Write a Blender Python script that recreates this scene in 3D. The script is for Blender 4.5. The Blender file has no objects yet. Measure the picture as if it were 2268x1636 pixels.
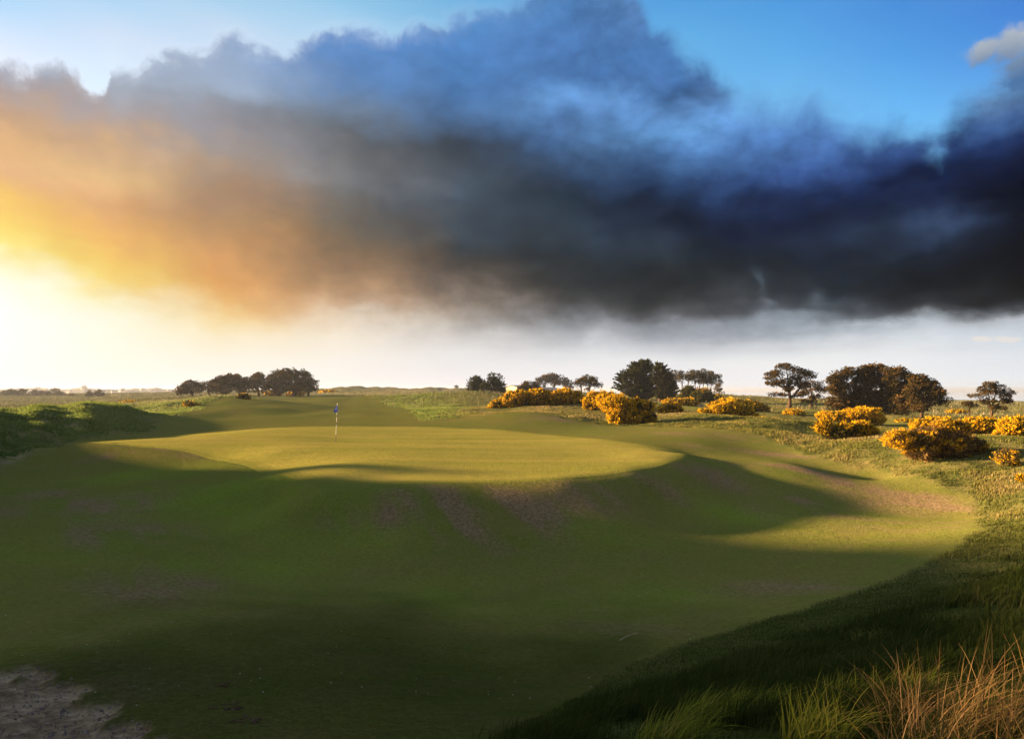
import bpy, math, random
import numpy as np

DEBUG = False
SC = bpy.context.scene
COL = SC.collection
EXPO = 3.1
KX = 2.0 ** -EXPO                      # display value -> scene value
F = 1373.0                             # focal length in reference pixels (a 2268 wide frame)
UC, VH = 1134.0, 862.0                 # centre column and horizon row
EYE = 14.0                             # eye height above the sea
R = math.radians

# ---------------------------------------------------------------- camera
cam_d = bpy.data.cameras.new('camera')
cam = bpy.data.objects.new('camera', cam_d)
COL.objects.link(cam)
cam.location = (0, 0, EYE)
cam.rotation_euler = (R(90), 0, 0)
cam_d.sensor_width = 36.0
cam_d.lens = 36.0 * F / 2268.0
cam_d.shift_y = (VH - 818.0) / 2268.0
cam_d.clip_start = 0.1
cam_d.clip_end = 30000
SC.camera = cam

# ---------------------------------------------------------------- view
SC.view_settings.view_transform = 'Standard'
SC.view_settings.look = 'None'
SC.view_settings.gamma = 1.0
SC.view_settings.use_curve_mapping = False
SC.view_settings.exposure = EXPO
SC.render.engine = 'CYCLES'
SC.cycles.use_denoising = True
SC.cycles.max_bounces = 6
SC.cycles.diffuse_bounces = 3
SC.cycles.transmission_bounces = 3
SC.cycles.volume_bounces = 0
SC.cycles.transparent_max_bounces = 8

# ---------------------------------------------------------------- node helper
def lin(c):
    return tuple(((v / 255.0) / 12.92 if v / 255.0 <= 0.04045 else ((v / 255.0 + 0.055) / 1.055) ** 2.4) for v in c)

class NT:
    def __init__(s, tree):
        s.t = tree
    def n(s, kind, **kw):
        nd = s.t.nodes.new(kind)
        for k, v in kw.items():
            setattr(nd, k, v)
        return nd
    def put(s, sock, v):
        if isinstance(v, Sk):
            s.t.links.new(v.s, sock)
        elif v is not None:
            sock.default_value = v
    def math(s, op, a, b=None, c=None, clamp=False):
        nd = s.n('ShaderNodeMath', operation=op, use_clamp=clamp)
        for i, v in enumerate((a, b, c)):
            if v is not None:
                s.put(nd.inputs[i], v)
        return Sk(s, nd.outputs[0])
    def vmath(s, op, a, b=None, scale=None):
        nd = s.n('ShaderNodeVectorMath', operation=op)
        s.put(nd.inputs[0], a)
        if b is not None:
            s.put(nd.inputs[1], b)
        if scale is not None:
            s.put(nd.inputs['Scale'], scale)
        return Sk(s, nd.outputs['Value'] if op in ('DOT_PRODUCT', 'LENGTH', 'DISTANCE') else nd.outputs[0])
    def ramp(s, fac, stops, interp='LINEAR'):
        nd = s.n('ShaderNodeValToRGB')
        cr = nd.color_ramp
        cr.interpolation = interp
        stops = sorted(stops, key=lambda q: q[0])
        while len(cr.elements) < len(stops):
            cr.elements.new(0.5)
        for e, (p, c) in zip(cr.elements, stops):
            e.position = min(max(p, 0.0), 1.0)
            if not isinstance(c, (tuple, list)):
                c = (c, c, c)
            e.color = (c[0], c[1], c[2], 1)
        s.put(nd.inputs[0], fac)
        return Sk(s, nd.outputs[0])
    def mix(s, fac, a, b, blend='MIX'):
        nd = s.n('ShaderNodeMix', data_type='RGBA', blend_type=blend)
        nd.clamp_factor = True
        s.put(nd.inputs[0], fac)
        for i, v in ((6, a), (7, b)):
            if isinstance(v, tuple) and len(v) == 3:
                v = v + (1,)
            s.put(nd.inputs[i], v)
        return Sk(s, nd.outputs[2])
    def maprange(s, v, a, b, c=0.0, d=1.0, kind='LINEAR'):
        nd = s.n('ShaderNodeMapRange', interpolation_type=kind)
        nd.clamp = True
        s.put(nd.inputs[0], v)
        for i, q in enumerate((a, b, c, d)):
            s.put(nd.inputs[i + 1], q)
        return Sk(s, nd.outputs[0])
    def noise(s, vec, scale, detail=4.0, rough=0.55, dist=0.0, color=False, lac=2.0):
        nd = s.n('ShaderNodeTexNoise')
        s.put(nd.inputs['Vector'], vec)
        nd.inputs['Scale'].default_value = scale
        nd.inputs['Detail'].default_value = detail
        nd.inputs['Roughness'].default_value = rough
        nd.inputs['Lacunarity'].default_value = lac
        nd.inputs['Distortion'].default_value = dist
        return Sk(s, nd.outputs['Color' if color else 'Fac'])
    def comb(s, x, y, z=0.0):
        nd = s.n('ShaderNodeCombineXYZ')
        for i, v in enumerate((x, y, z)):
            s.put(nd.inputs[i], v)
        return Sk(s, nd.outputs[0])
    def sep(s, v):
        nd = s.n('ShaderNodeSeparateXYZ')
        s.put(nd.inputs[0], v)
        return [Sk(s, o) for o in nd.outputs]

class Sk:
    def __init__(s, nt, sock):
        s.nt, s.s = nt, sock
    def __add__(s, o): return s.nt.math('ADD', s, o)
    def __radd__(s, o): return s.nt.math('ADD', s, o)
    def __sub__(s, o): return s.nt.math('SUBTRACT', s, o)
    def __rsub__(s, o): return s.nt.math('SUBTRACT', o, s)
    def __mul__(s, o): return s.nt.math('MULTIPLY', s, o)
    def __rmul__(s, o): return s.nt.math('MULTIPLY', s, o)
    def __truediv__(s, o): return s.nt.math('DIVIDE', s, o)

# ---------------------------------------------------------------- sun
SUN_EL = R(9.5)
SUN_AZ = R(-79)                        # measured from the view direction (+Y), negative = left
sd = bpy.data.lights.new('sun', 'SUN')
sd.energy = 3.1
sd.angle = R(2.4)
sd.color = (1.0, 0.66, 0.33)
sun = bpy.data.objects.new('sun', sd)
COL.objects.link(sun)
sun_dir = (math.sin(SUN_AZ) * math.cos(SUN_EL), math.cos(SUN_AZ) * math.cos(SUN_EL), math.sin(SUN_EL))
from mathutils import Vector, Matrix
sun.rotation_euler = Vector(sun_dir).to_track_quat('Z', 'Y').to_euler()
sun.location = (-60, 10, 60)

# ---------------------------------------------------------------- sky
W = bpy.data.worlds.new('World')
SC.world = W
W.use_nodes = True
W.node_tree.nodes.clear()
w = NT(W.node_tree)
tc = w.n('ShaderNodeTexCoord')
dirv = w.vmath('NORMALIZE', Sk(w, tc.outputs['Generated']))
dx, dy, dz = w.sep(dirv)
az0 = w.math('ARCTAN2', dx, dy)
el0 = w.math('ARCSINE', dz)

def az_of(U):
    return math.atan((U - UC) / F)
def el_of(U, V):
    return math.atan((VH - V) / F * math.cos(az_of(U)))

# drifting vapour: warp the sky coordinates with noise so nothing follows a straight line
base_v = w.comb(az0, el0 * 1.45, 0.0)
wn = w.noise(base_v, 2.6, 5.0, 0.55, color=True)
wx, wy, wz = w.sep(wn)
wn2 = w.noise(base_v, 9.0, 5.0, 0.6, color=True)
w2x, w2y, w2z = w.sep(wn2)
warp_amt = w.maprange(el0, 0.025, 0.13)
az = az0 + ((wx - 0.5) * 0.20 + (w2x - 0.5) * 0.12) * warp_amt
el = el0 + ((wy - 0.5) * 0.075 + (w2y - 0.5) * 0.085) * warp_amt

CLOUD = {
 0: [(150,(160,166,184)),(200,(172,160,160)),(270,(196,160,130)),(320,(225,180,130)),(380,(232,185,135)),(440,(240,195,110)),(500,(243,215,115)),(540,(248,232,140)),(580,(255,248,205)),(640,(255,255,240)),(700,(255,255,248)),(862,(255,253,240))],
 250: [(100,(165,180,205)),(200,(165,175,190)),(260,(175,165,165)),(320,(205,170,135)),(380,(228,188,135)),(440,(226,174,122)),(500,(240,185,110)),(560,(245,205,110)),(600,(246,220,130)),(650,(252,243,200)),(700,(254,250,225)),(780,(254,250,232)),(862,(255,250,240))],
 500: [(80,(150,178,215)),(200,(155,172,195)),(250,(140,146,158)),(300,(140,140,148)),(350,(155,145,140)),(400,(170,140,115)),(450,(178,142,112)),(500,(190,148,105)),(560,(215,160,105)),(620,(225,165,100)),(660,(235,185,115)),(700,(245,215,155)),(740,(250,235,200)),(800,(253,245,228)),(862,(254,248,240))],
 750: [(50,(100,150,212)),(150,(95,140,198)),(200,(100,136,182)),(250,(110,130,155)),(300,(105,111,118)),(350,(122,122,124)),(400,(128,128,130)),(450,(118,114,110)),(500,(122,110,95)),(550,(140,115,90)),(600,(160,127,95)),(640,(190,150,110)),(680,(220,180,140)),(710,(238,215,185)),(750,(248,235,215)),(800,(250,243,232)),(862,(252,246,240))],
 1000: [(30,(75,145,210)),(100,(70,130,196)),(150,(68,125,188)),(220,(70,115,168)),(280,(68,94,126)),(320,(65,75,86)),(380,(68,78,90)),(440,(73,87,102)),(500,(62,74,86)),(540,(68,73,76)),(580,(83,77,72)),(620,(108,97,88)),(660,(135,122,110)),(700,(172,162,152)),(740,(212,206,200)),(790,(238,234,231)),(862,(248,242,242))],
 1250: [(0,(65,130,196)),(100,(62,120,187)),(180,(60,115,178)),(230,(82,142,204)),(280,(62,105,158)),(340,(50,76,108)),(400,(42,60,84)),(450,(42,58,76)),(500,(44,59,74)),(560,(42,52,60)),(620,(54,59,61)),(660,(74,74,74)),(690,(112,114,118)),(720,(150,154,160)),(755,(186,188,192)),(790,(226,226,228)),(815,(240,238,238)),(862,(246,241,242))],
 1500: [(100,(58,122,190)),(170,(55,108,170)),(220,(75,130,192)),(280,(80,146,207)),(330,(60,110,168)),(400,(34,64,106)),(450,(25,42,70)),(500,(24,39,62)),(560,(30,42,55)),(620,(40,46,50)),(660,(62,64,66)),(690,(84,86,90)),(715,(138,144,152)),(745,(166,172,181)),(772,(206,209,214)),(800,(234,234,235)),(862,(246,242,243))],
 1750: [(230,(75,130,197)),(280,(60,115,182)),(350,(55,105,172)),(400,(42,85,152)),(450,(25,50,97)),(500,(17,33,65)),(550,(24,37,58)),(600,(29,37,46)),(640,(43,50,57)),(680,(75,82,90)),(705,(128,139,150)),(738,(162,171,182)),(765,(212,217,222)),(800,(240,240,240)),(862,(245,243,244))],
 2000: [(270,(70,125,192)),(320,(45,90,156)),(370,(24,54,106)),(420,(12,31,70)),(460,(18,35,68)),(510,(36,54,82)),(550,(26,40,60)),(600,(21,31,42)),(650,(26,33,40)),(690,(60,64,70)),(712,(185,195,204)),(740,(205,212,218)),(780,(232,234,236)),(862,(243,243,244))],
 2268: [(80,(140,158,184)),(150,(112,142,178)),(200,(80,120,168)),(260,(42,82,135)),(310,(15,40,86)),(370,(5,15,42)),(430,(3,8,22)),(500,(8,14,28)),(560,(10,15,24)),(620,(14,18,24)),(670,(25,28,32)),(695,(80,84,90)),(710,(200,206,214)),(740,(205,215,225)),(790,(225,230,236)),(862,(238,240,242))],
}
CLEAR = {
 0: [(0,(160,203,235)),(80,(203,217,238)),(150,(222,226,240)),(300,(236,236,240))],
 250: [(0,(168,206,235)),(80,(206,219,238)),(190,(216,234,250)),(300,(230,238,248))],
 500: [(0,(163,204,232)),(60,(195,215,235)),(150,(205,222,242))],
 750: [(0,(140,195,228)),(60,(172,208,235)),(150,(180,212,238))],
 1000: [(0,(110,175,220)),(60,(125,185,225)),(150,(130,190,230))],
 1250: [(0,(85,160,220)),(150,(100,175,228))],
 1500: [(0,(68,153,220)),(100,(92,173,228)),(250,(108,182,234))],
 1750: [(0,(60,146,218)),(120,(82,166,230)),(220,(105,182,236)),(300,(115,188,240))],
 2000: [(0,(48,130,212)),(120,(64,150,225)),(260,(95,180,242)),(320,(110,188,242))],
 2268: [(0,(35,115,205)),(100,(50,130,215)),(250,(90,170,235))],
}
ZEN = lin((158, 172, 186))
def columns(table, azs, els, top):
    cols = []
    for U, rows in sorted(table.items()):
        st = [(el_of(U, V) / (math.pi / 2), lin(c)) for V, c in rows]
        topc = st and sorted(st, key=lambda q: q[0])[-1]
        st.append((min(topc[0] + 0.12, 0.55), tuple(0.5 * a + 0.5 * b for a, b in zip(topc[1], top))))
        st.append((0.8, top))
        cols.append((az_of(U), st))
    l, r = cols[0][1], cols[-1][1]
    # the sky goes on beyond the frame: the glow to the left, the dark cloud to the right, they meet behind
    def blend(st, a, k):
        out = []
        for p, c in st:
            out.append((p, tuple((1 - k) * q + k * v for q, v in zip(c, a))))
        return out
    back = lin((150, 150, 152))
    cols = [(-math.pi, blend(l, back, 0.85)), (R(-125), blend(l, back, 0.45)), (R(-80), blend(l, back, 0.08))] + cols + \
           [(R(75), blend(r, back, 0.15)), (R(120), blend(r, back, 0.6)), (math.pi, blend(l, back, 0.85))]
    t = els / (math.pi / 2)
    out = None
    prev = None
    for a, st in cols:
        c = w.ramp(t, st)
        out = c if out is None else w.mix(w.maprange(azs, prev, a), out, c)
        prev = a
    return out

cloud_c = columns(CLOUD, az, el, ZEN)
clear_c = columns(CLEAR, az0, el0, ZEN)

# billow detail inside the cloud
nv = w.comb(az0 * 1.0, el0 * 1.7, 3.1)
d1 = w.noise(nv, 5.5, 9.0, 0.58, 0.25)
d2 = w.noise(nv, 15.0, 7.0, 0.6, 0.3)
d3 = w.math('ABSOLUTE', w.noise(nv, 7.0, 6.0, 0.55, 0.6) - 0.5)      # puffs with dark creases between
d4 = w.math('ABSOLUTE', w.noise(nv, 19.0, 6.0, 0.6, 0.5) - 0.5)
det = (d1 - 0.5) * 1.7 + (d2 - 0.5) * 0.8 + (d3 - 0.085) * 2.4 + (d4 - 0.085) * 1.1
amt = w.ramp(w.maprange(az0, -0.7, 0.7), [(0.0, 0.12), (0.3, 0.22), (0.55, 0.5), (0.8, 0.8), (1.0, 0.85)])
amt = amt * w.maprange(el0, 0.05, 0.13)
gain = w.math('MAXIMUM', 1.0 + det * amt, 0.2)
# lighter and darker masses standing inside the bank, torn wisps under its base
PUFF = [(1380,255,130,42,.22),(1555,285,90,32,.25),(1770,395,85,62,.2),(1640,330,80,40,.1),(1335,525,70,34,.45),(1460,545,70,24,.4),(2060,505,95,34,.9),(1930,560,80,30,.3),
        (1005,420,42,34,.3),(655,375,60,42,.14),(605,632,45,14,.16),(1698,622,11,26,1.3),(1702,668,20,12,1.5),(1845,652,42,20,1.6),(1790,690,60,10,.6),(1130,660,90,14,.35),
        (1300,445,160,40,-.25),(1480,480,110,40,-.25),(880,330,90,46,-.16),(1560,600,120,28,-.2),(1130,560,100,30,-.15),(1520,200,60,40,-.18),(1990,620,120,26,-.25),(760,560,80,50,-.1),(330,330,90,16,.12),(160,390,100,20,.10)]
nzp = w.math('MULTIPLY_ADD', d2 - 0.5, 2.4, 0.85)
pw = None
for U, V, ru, rv, k_ in PUFF:
    ra_ = ru / F * math.cos(az_of(U)) ** 2; re_ = rv / F * math.cos(az_of(U))
    qa = (az - az_of(U)) * (1 / ra_); qe = (el - el_of(U, V)) * (1 / re_)
    gz_ = w.math('EXPONENT', (qa * qa + qe * qe) * -1.0) * k_
    pw = gz_ if pw is None else pw + gz_
gain = w.math('MAXIMUM', gain + pw * w.math('MAXIMUM', nzp, 0.1), 0.15)
cloud_c = w.vmath('SCALE', cloud_c, scale=gain)

# thin streaks in the pale band under the bank
stv = w.comb(az0 * 1.0, el0 * 11.0, 5.5)
stn = w.noise(stv, 4.0, 5.0, 0.55)
cloud_c = w.vmath('SCALE', cloud_c, scale=1.0 + (stn - 0.5) * 0.34 * w.maprange(el0, 0.02, 0.07) * w.maprange(el0, 0.16, 0.10) * w.maprange(az0, -0.35, 0.1))

# outline of the cloud top
TOP = [(-400,170),(-150,160),(0,150),(60,165),(120,145),(170,165),(200,205),(222,190),(238,130),(300,140),(370,100),(440,108),(520,78),(600,96),(632,108),(660,92),(720,72),(780,45),(860,55),(940,48),(1040,38),(1120,8),(1200,-40),(1300,-80),(1390,-40),(1440,40),(1500,95),(1560,130),(1600,165),(1630,215),(1680,215),(1740,205),(1810,205),(1870,245),(1930,268),(1990,262),(2040,285),(2075,300),(2110,245),(2150,212),(2190,185),(2230,160),(2268,140),(2400,60),(2700,120)]
amin, amax = -1.0, 1.0
tst = []
for U, V in TOP:
    a = az_of(U)
    tst.append(((a - amin) / (amax - amin), (math.atan((VH - V) / F * math.cos(a)))))
# two ramps (a colour ramp holds 32 stops)
half = len(tst) // 2
fa = w.maprange(az0 + (w2x - 0.5) * 0.05, amin, amax)
ra = w.ramp(fa, tst[:half + 1])
rb = w.ramp(fa, tst[half:])
topel = w.mix(w.math('GREATER_THAN', fa, tst[half][0]), ra, rb)
ev = w.comb(az0, el0, 7.7)
e1 = w.noise(ev, 14.0, 8.0, 0.6, 0.5)
e2 = w.noise(ev, 48.0, 6.0, 0.6, 0.4)
edge = topel + (e1 - 0.5) * 0.085 + (e2 - 0.5) * 0.022 - el0
soft = w.ramp(fa, [(0.2, 0.009), (0.5, 0.013), (0.62, 0.022), (0.72, 0.042), (0.85, 0.024)])
cmask = w.maprange(edge, soft * -0.6, soft * 1.5, kind='SMOOTHSTEP')
# beyond the frame the bank breaks up overhead
# bright silver lining where the bank meets the lit haze on the left
rim = w.maprange(edge, soft * -1.5, soft * 0.5) * w.maprange(edge, soft * 2.5, soft * 0.6)
rimk = rim * w.ramp(fa, [(0.18, 0.22), (0.4, 0.16), (0.5, 0.05), (0.6, 0.0)])
hs = w.n('ShaderNodeHueSaturation')
w.put(hs.inputs['Color'], cloud_c)
w.put(hs.inputs['Saturation'], w.ramp(fa, [(0.3, 1.0), (0.5, 0.93), (1.0, 0.92)]))
cloud_c = Sk(w, hs.outputs[0])
cloud_c = w.mix(cmask, clear_c, cloud_c)
# a small pale cloud standing over the right end of the bank
def lump(U, V, ru, rv):
    qa = (az0 + (w2x - 0.5) * 0.03 - az_of(U)) * (F / (ru * math.cos(az_of(U)) ** 2)); qe = (el0 + (w2y - 0.5) * 0.03 - el_of(U, V)) * (F / (rv * math.cos(az_of(U))))
    return w.math('EXPONENT', (qa * qa + qe * qe) * -0.7)
lm = w.math('MAXIMUM', lump(2185, 108, 44, 22), w.math('MAXIMUM', lump(2235, 100, 46, 30), lump(2262, 165, 60, 50)))
lmask = w.maprange(lm + (e1 - 0.5) * 1.1 + (e2 - 0.5) * 0.9, 0.30, 0.85, kind='SMOOTHSTEP')
lcol = w.ramp(w.maprange(el0 + (e1 - 0.5) * 0.05, el_of(2200, 200), el_of(2200, 80)), [(0, lin((78, 118, 165))), (0.45, lin((118, 142, 172))), (0.8, lin((160, 172, 188))), (1, lin((178, 186, 198)))])
cloud_c = w.mix(lmask, cloud_c, lcol)
l2 = w.maprange(w.math('MAXIMUM', lump(2175, 749, 26, 8), lump(2232, 745, 34, 9)) + (e2 - 0.5) * 0.8, 0.35, 0.8, kind='SMOOTHSTEP')
cloud_c = w.mix(l2 * 0.7, cloud_c, lin((238, 228, 220)))
cmask = w.math('MAXIMUM', cmask, lmask)
cloud_c = w.mix(rimk, cloud_c, lin((235, 238, 245)))

# the veiled sun lies just outside the frame: the glow grows towards it
sunv = w.vmath('DOT_PRODUCT', dirv, sun_dir)
glow = w.math('POWER', w.math('MAXIMUM', sunv, 0.0), 14.0)
cloud_c = w.vmath('SCALE', cloud_c, scale=glow * 2.6 + 1.0)

# real atmosphere behind it all, and below the horizon
sky = w.n('ShaderNodeTexSky', sky_type='NISHITA')
sky.sun_disc = False
sky.sun_elevation = SUN_EL
sky.sun_rotation = SUN_AZ
sky.altitude = 10
sky.air_density = 1.0
sky.dust_density = 1.5
bg0 = w.n('ShaderNodeBackground')
w.put(bg0.inputs[0], Sk(w, sky.outputs[0]))
bg0.inputs[1].default_value = 0.08
bg1 = w.n('ShaderNodeBackground')
w.put(bg1.inputs[0], cloud_c)
bg1.inputs[1].default_value = KX
mixs = w.n('ShaderNodeMixShader')
w.put(mixs.inputs[0], w.mix(cmask, (0.93, 0.93, 0.93), (1.0, 1.0, 1.0)))
W.node_tree.links.new(bg0.outputs[0], mixs.inputs[1])
W.node_tree.links.new(bg1.outputs[0], mixs.inputs[2])
wo = w.n('ShaderNodeOutputWorld')
W.node_tree.links.new(mixs.outputs[0], wo.inputs[0])
W.cycles.sampling_method = 'MANUAL'
W.cycles.sample_map_resolution = 1024
# ================================================================= terrain
rng = np.random.default_rng(11)

def P(U, V, Y):                        # a photo point at a known forward distance -> (x, y, z relative to the eye)
    return ((U - UC) / F * Y, Y, -(V - VH) / F * Y)
CP = []
for q in [
 # near slope below the tripod, then the hollow
 (0,1636,4.5),(300,1636,4.3),(600,1636,4.2),(900,1636,4.0),(1134,1636,4.0),(1400,1636,3.6),(1700,1636,3.2),(2000,1636,2.9),(2268,1636,2.7),
 (0,1480,6.3),(400,1480,6.6),(800,1480,7),(1134,1500,7.6),(1500,1500,6.8),(1800,1500,5.6),(2050,1500,4.6),(2268,1480,4.6),
 (0,1300,10.8),(400,1330,10.8),(800,1350,10.8),(1134,1380,10.5),(1500,1380,10),(1800,1380,8.8),(2050,1350,8.2),(2268,1330,7.6),
 (0,1150,16.5),(350,1180,16.5),(750,1200,17),(1134,1220,16.6),(1500,1230,16.2),(1800,1220,16.4),(2050,1180,17),(2268,1170,15.5),
 # mown ground on the left and the lobe of the plateau
 (0,1060,25),(250,1050,26),(350,1100,21),(500,1050,25.5),(200,1012,31),(400,1036,28),(600,1040,26),(600,1120,20.5),
 (400,990,32),(250,985,33),(150,983,34),(600,1000,29.5),
 # the green
 (760,1073,20),(1000,1073,20),(1250,1063,20.6),(1400,1047,22),(1500,1026,24.5),(1532,1008,27.3),(1440,985,32.5),(1287,968,38),(1100,950,45),(895,942,50),(700,945,48),(560,950,45),
 (742,978,34.5),(1000,985,33),(1200,985,33),(900,1030,24.5),(1200,1030,24.5),(700,1010,28),(600,1062,22.3),(650,1078,20.8),(1350,1010,28),
 # the bank below its front edge
 (760,1150,18.2),(1000,1190,17),(1000,1120,18.6),(1250,1120,19),(1250,1190,17.2),(1450,1100,21),(1450,1170,18.2),(1600,1082,23.7),(1600,1020,27.5),(1700,1100,22.6),(1700,1150,20),
 # spur
 (1661,1023,28),(1741,1025,27.8),(1795,1037,26.8),(1848,1057,25.4),(1885,1083,23.8),(1720,1052,25.2),(1850,1030,29.5),(1958,1061,26.8),(1900,1120,22.4),(2000,1150,20),(2100,1110,22),(2160,1140,20.2),
 # valley and mound behind the green
 (1560,985,33.5),(1550,960,38),(1440,955,41),(1650,985,35),(1300,945,47),(1219,922,53),(1168,915,55),(1082,922,54),(997,930,54),(1200,958,43),(1050,948,46.5),
 # gorse bank
 (1056,914,64),(1181,903,68),(1240,898,70),(1290,893,72),(1300,905,66),(1347,929,55),(1381,941,50),(1450,945,46),(1500,925,52),(1560,917,55),(1650,925,50),(1700,930,46),(1690,955,40),(1590,935,48),
 (1750,960,42),(1800,965,42),(1780,1000,33),(1850,1000,31.5),(1950,1020,28.5),(1870,976,34.5),(1960,965,34.5),(2080,1028,26),(2000,1050,26),(2180,1035,25),(2268,1060,22.5),(2268,1000,26.5),(2200,1090,22),(2268,1110,19.5),
 # fairways behind, right
 (1750,935,58),(1650,905,95),(1500,905,95),(1400,895,110),(1600,893,125),(1750,908,100),(1900,925,78),(2041,925,78),(2195,932,72),(2050,955,55),(2100,940,60),(2200,960,45),(2268,950,50),
 (1411,885,150),(1462,890,140),(1540,873,185),(1604,881,300),(1850,888,240),(2100,904,150),(2268,916,120),
 # plain, far left
 (0,900,145),(0,885,270),(150,885,250),(300,886,200),(40,903,125),
 # left dune: foot, slope, crest
 (0,1014,30.5),(61,992,33.5),(137,979,37),(220,968,41),(317,955,46),(354,926,62),
 (0,960,35),(90,940,39),(190,925,45),(260,925,50),
 (0,908,40),(24,912,41),(46,913,42),(68,903,43),(90,896,44),(120,903,46),(140,905,47),(165,896,49),(190,891,51),(208,894,53),(238,893,56),(262,894,59),(269,897,60),(298,906,63),(315,915,65),
 # second dune
 (305,895,92),(347,889,94),(391,890,96),(439,883,98),(488,878,100),(525,877,102),(553,884,104),(317,907,84),(415,902,86),(488,892,88),(549,890,92),
 # fairway, middle
 (450,930,63),(600,930,60),(780,915,75),(780,895,110),(600,890,110),(700,882,150),(700,875,190),(1000,895,100),
 (479,912,72),(537,907,74),(625,908,75),(664,915,75),(508,923,70),(600,922,70),(560,902,84),(560,908,80),
 # dark ridge in the middle distance, then the horizon dunes
 (871,876.5,125),(993,871,120),(1041,870.6,120),(1106,873,118),(859,893,108),(920,886,112),(1103,887,108),(1180,885,112),
 (705,860.6,380),(761,856.5,380),(788,858,380),(829,859.6,380),(887,861,380),(920,862,380),(970,860,380),(993,858.2,370),(1032,858.2,370),
 (640,877,170),(420,878,165),(550,877,170),(820,869,280),(950,868,260),
]:
    CP.append(P(*q))
for U, Y, z in [(0,58,-3.3),(90,62,-3.2),(190,70,-3.1),(262,78,-3.0),(315,80,-2.95),(350,120,-2.6),(440,122,-2.4),(525,125,-2.3),
                (1130,170,-2.0),(1230,225,-2.2),(1190,170,-2.2),(1300,170,-2.3),(1350,240,-3.0),(1000,62,-2.5),(1100,66,-2.4),
                (900,150,-1.9),(1050,150,-1.8),
                (1200,450,-4),(1500,500,-7),(2000,500,-8),(2268,400,-8),(2600,300,-7),(700,520,-1.0),(1000,520,-1.5),(300,700,-6.5),(0,700,-6.5),(0,900,-9),(300,900,-9),(600,900,-8),
                (1200,800,-12),(1700,800,-15),(2268,800,-16),(700,1200,-8),(0,1500,-10),(300,1500,-10),(700,3000,-14),(0,4000,-8),(1134,3000,-18),(1700,3000,-20),(2268,3000,-20),
                (0,8000,-8),(1134,8000,-20),(2268,8000,-20)]:
    CP.append(((U - UC) / F * Y, Y, z))
CP += [ # ground outside the frame: unseen left dune, its crest shaped to shade the foreground
 (-34,33,-.9),(-33,29,.1),(-32.5,26.4,1.4),(-31.5,23.5,3.6),(-30.5,20,3.75),(-29.5,14.5,3.9),(-28.5,8.5,3.95),(-27,0,3.9),(-26,-8,3.6),
 (-24,28,-3.3),(-20,20,-3.2),(-17,12,-2.9),(-14,5,-2.6),(-13,-3,-2.3),
 (-47,28,-3),(-45,15,-2.5),(-42,5,-2),(-42,-8,-2),(-100,30,-4),(-100,0,-4),(-300,60,-4.5),(-300,-50,-4.5),(-1500,300,-5),(-1500,-300,-5),(-6000,0,-8),
 (0,.8,-1.66),(0,-1.5,-1.7),(-1.5,0,-1.8),(1.5,0,-1.55),(-4,0,-2.2),(-6,3,-2.6),(4,0,-1.5),(8,1,-1.6),(12,5,-2.1),(20,9,-2.5),(22,15,-2.6),(30,15,-2.6),(40,0,-2.5),(70,20,-3.4),(100,30,-4),(100,70,-4.5),(300,50,-6),(1500,300,-16),(6000,0,-20),(0,1.8,-1.75),(1.5,1.5,-1.55)]
rim = [P(*q) for q in [(760,1073,20),(900,1074,19.9),(1000,1073,20),(1130,1070,20.2),(1250,1063,20.6),(1330,1056,21.2),(1400,1047,22),(1450,1038,23),(1500,1026,24.5),(1532,1008,27.3),(1500,996,30)]]
gc0 = np.array([-1.0, 29.0])
for x_, y_, z_ in rim:
    d_ = np.array([x_, y_]) - gc0; d_ /= np.linalg.norm(d_)
    wgt = min(1.0, max(0.25, (x_ + 4.5) / 7.0))
    CP.append((x_ - d_[0] * 1.1, y_ - d_[1] * 1.1, z_ + 0.02))
    CP.append((x_ - d_[0] * 2.4, y_ - d_[1] * 2.4, z_ - 0.01))
    CP.append((x_ + d_[0] * 0.8, y_ + d_[1] * 0.8, z_ - 0.26 * wgt - .05))
CP = np.array(CP, float)

def lp(x, y):                          # log-polar ground coordinates about the tripod (conformal)
    return np.arctan2(x, y), np.log(np.hypot(x, y) + 1e-6)
cu, cv = lp(CP[:, 0], CP[:, 1])
def _k(d2):
    return 0.5 * d2 * np.log(d2 + 1e-12)
n = len(CP)
A = np.zeros((n + 3, n + 3))
A[:n, :n] = _k((cu[:, None] - cu[None]) ** 2 + (cv[:, None] - cv[None]) ** 2) + np.eye(n) * 2e-4
A[:n, n] = 1; A[:n, n + 1] = cu; A[:n, n + 2] = cv
A[n:, :n] = A[:n, n:].T
TW = np.linalg.solve(A, np.concatenate([CP[:, 2], np.zeros(3)]))

def vnoise(x, y, seed=0):              # smooth value noise
    xi, yi = np.floor(x).astype(np.int64), np.floor(y).astype(np.int64)
    fx, fy = x - xi, y - yi
    fx = fx * fx * fx * (fx * (fx * 6 - 15) + 10); fy = fy * fy * fy * (fy * (fy * 6 - 15) + 10)
    def h(a, b):
        k = (a * 374761393 + b * 668265263 + seed * 974634777) & 0xFFFFFFFF
        k = ((k ^ (k >> 13)) * 1274126177) & 0xFFFFFFFF
        return ((k ^ (k >> 16)) & 0xFFFF) / 65535.0
    return (h(xi, yi) * (1 - fx) + h(xi + 1, yi) * fx) * (1 - fy) + (h(xi, yi + 1) * (1 - fx) + h(xi + 1, yi + 1) * fx) * fy - 0.5
def fbm(x, y, octs=4, seed=0, gain=0.5):
    s, a = 0, 1.0
    for i in range(octs):
        s = s + a * vnoise(x * 2 ** i + 17.3 * i, y * 2 ** i - 9.1 * i, seed + i)
        a *= gain
    return s

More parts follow.
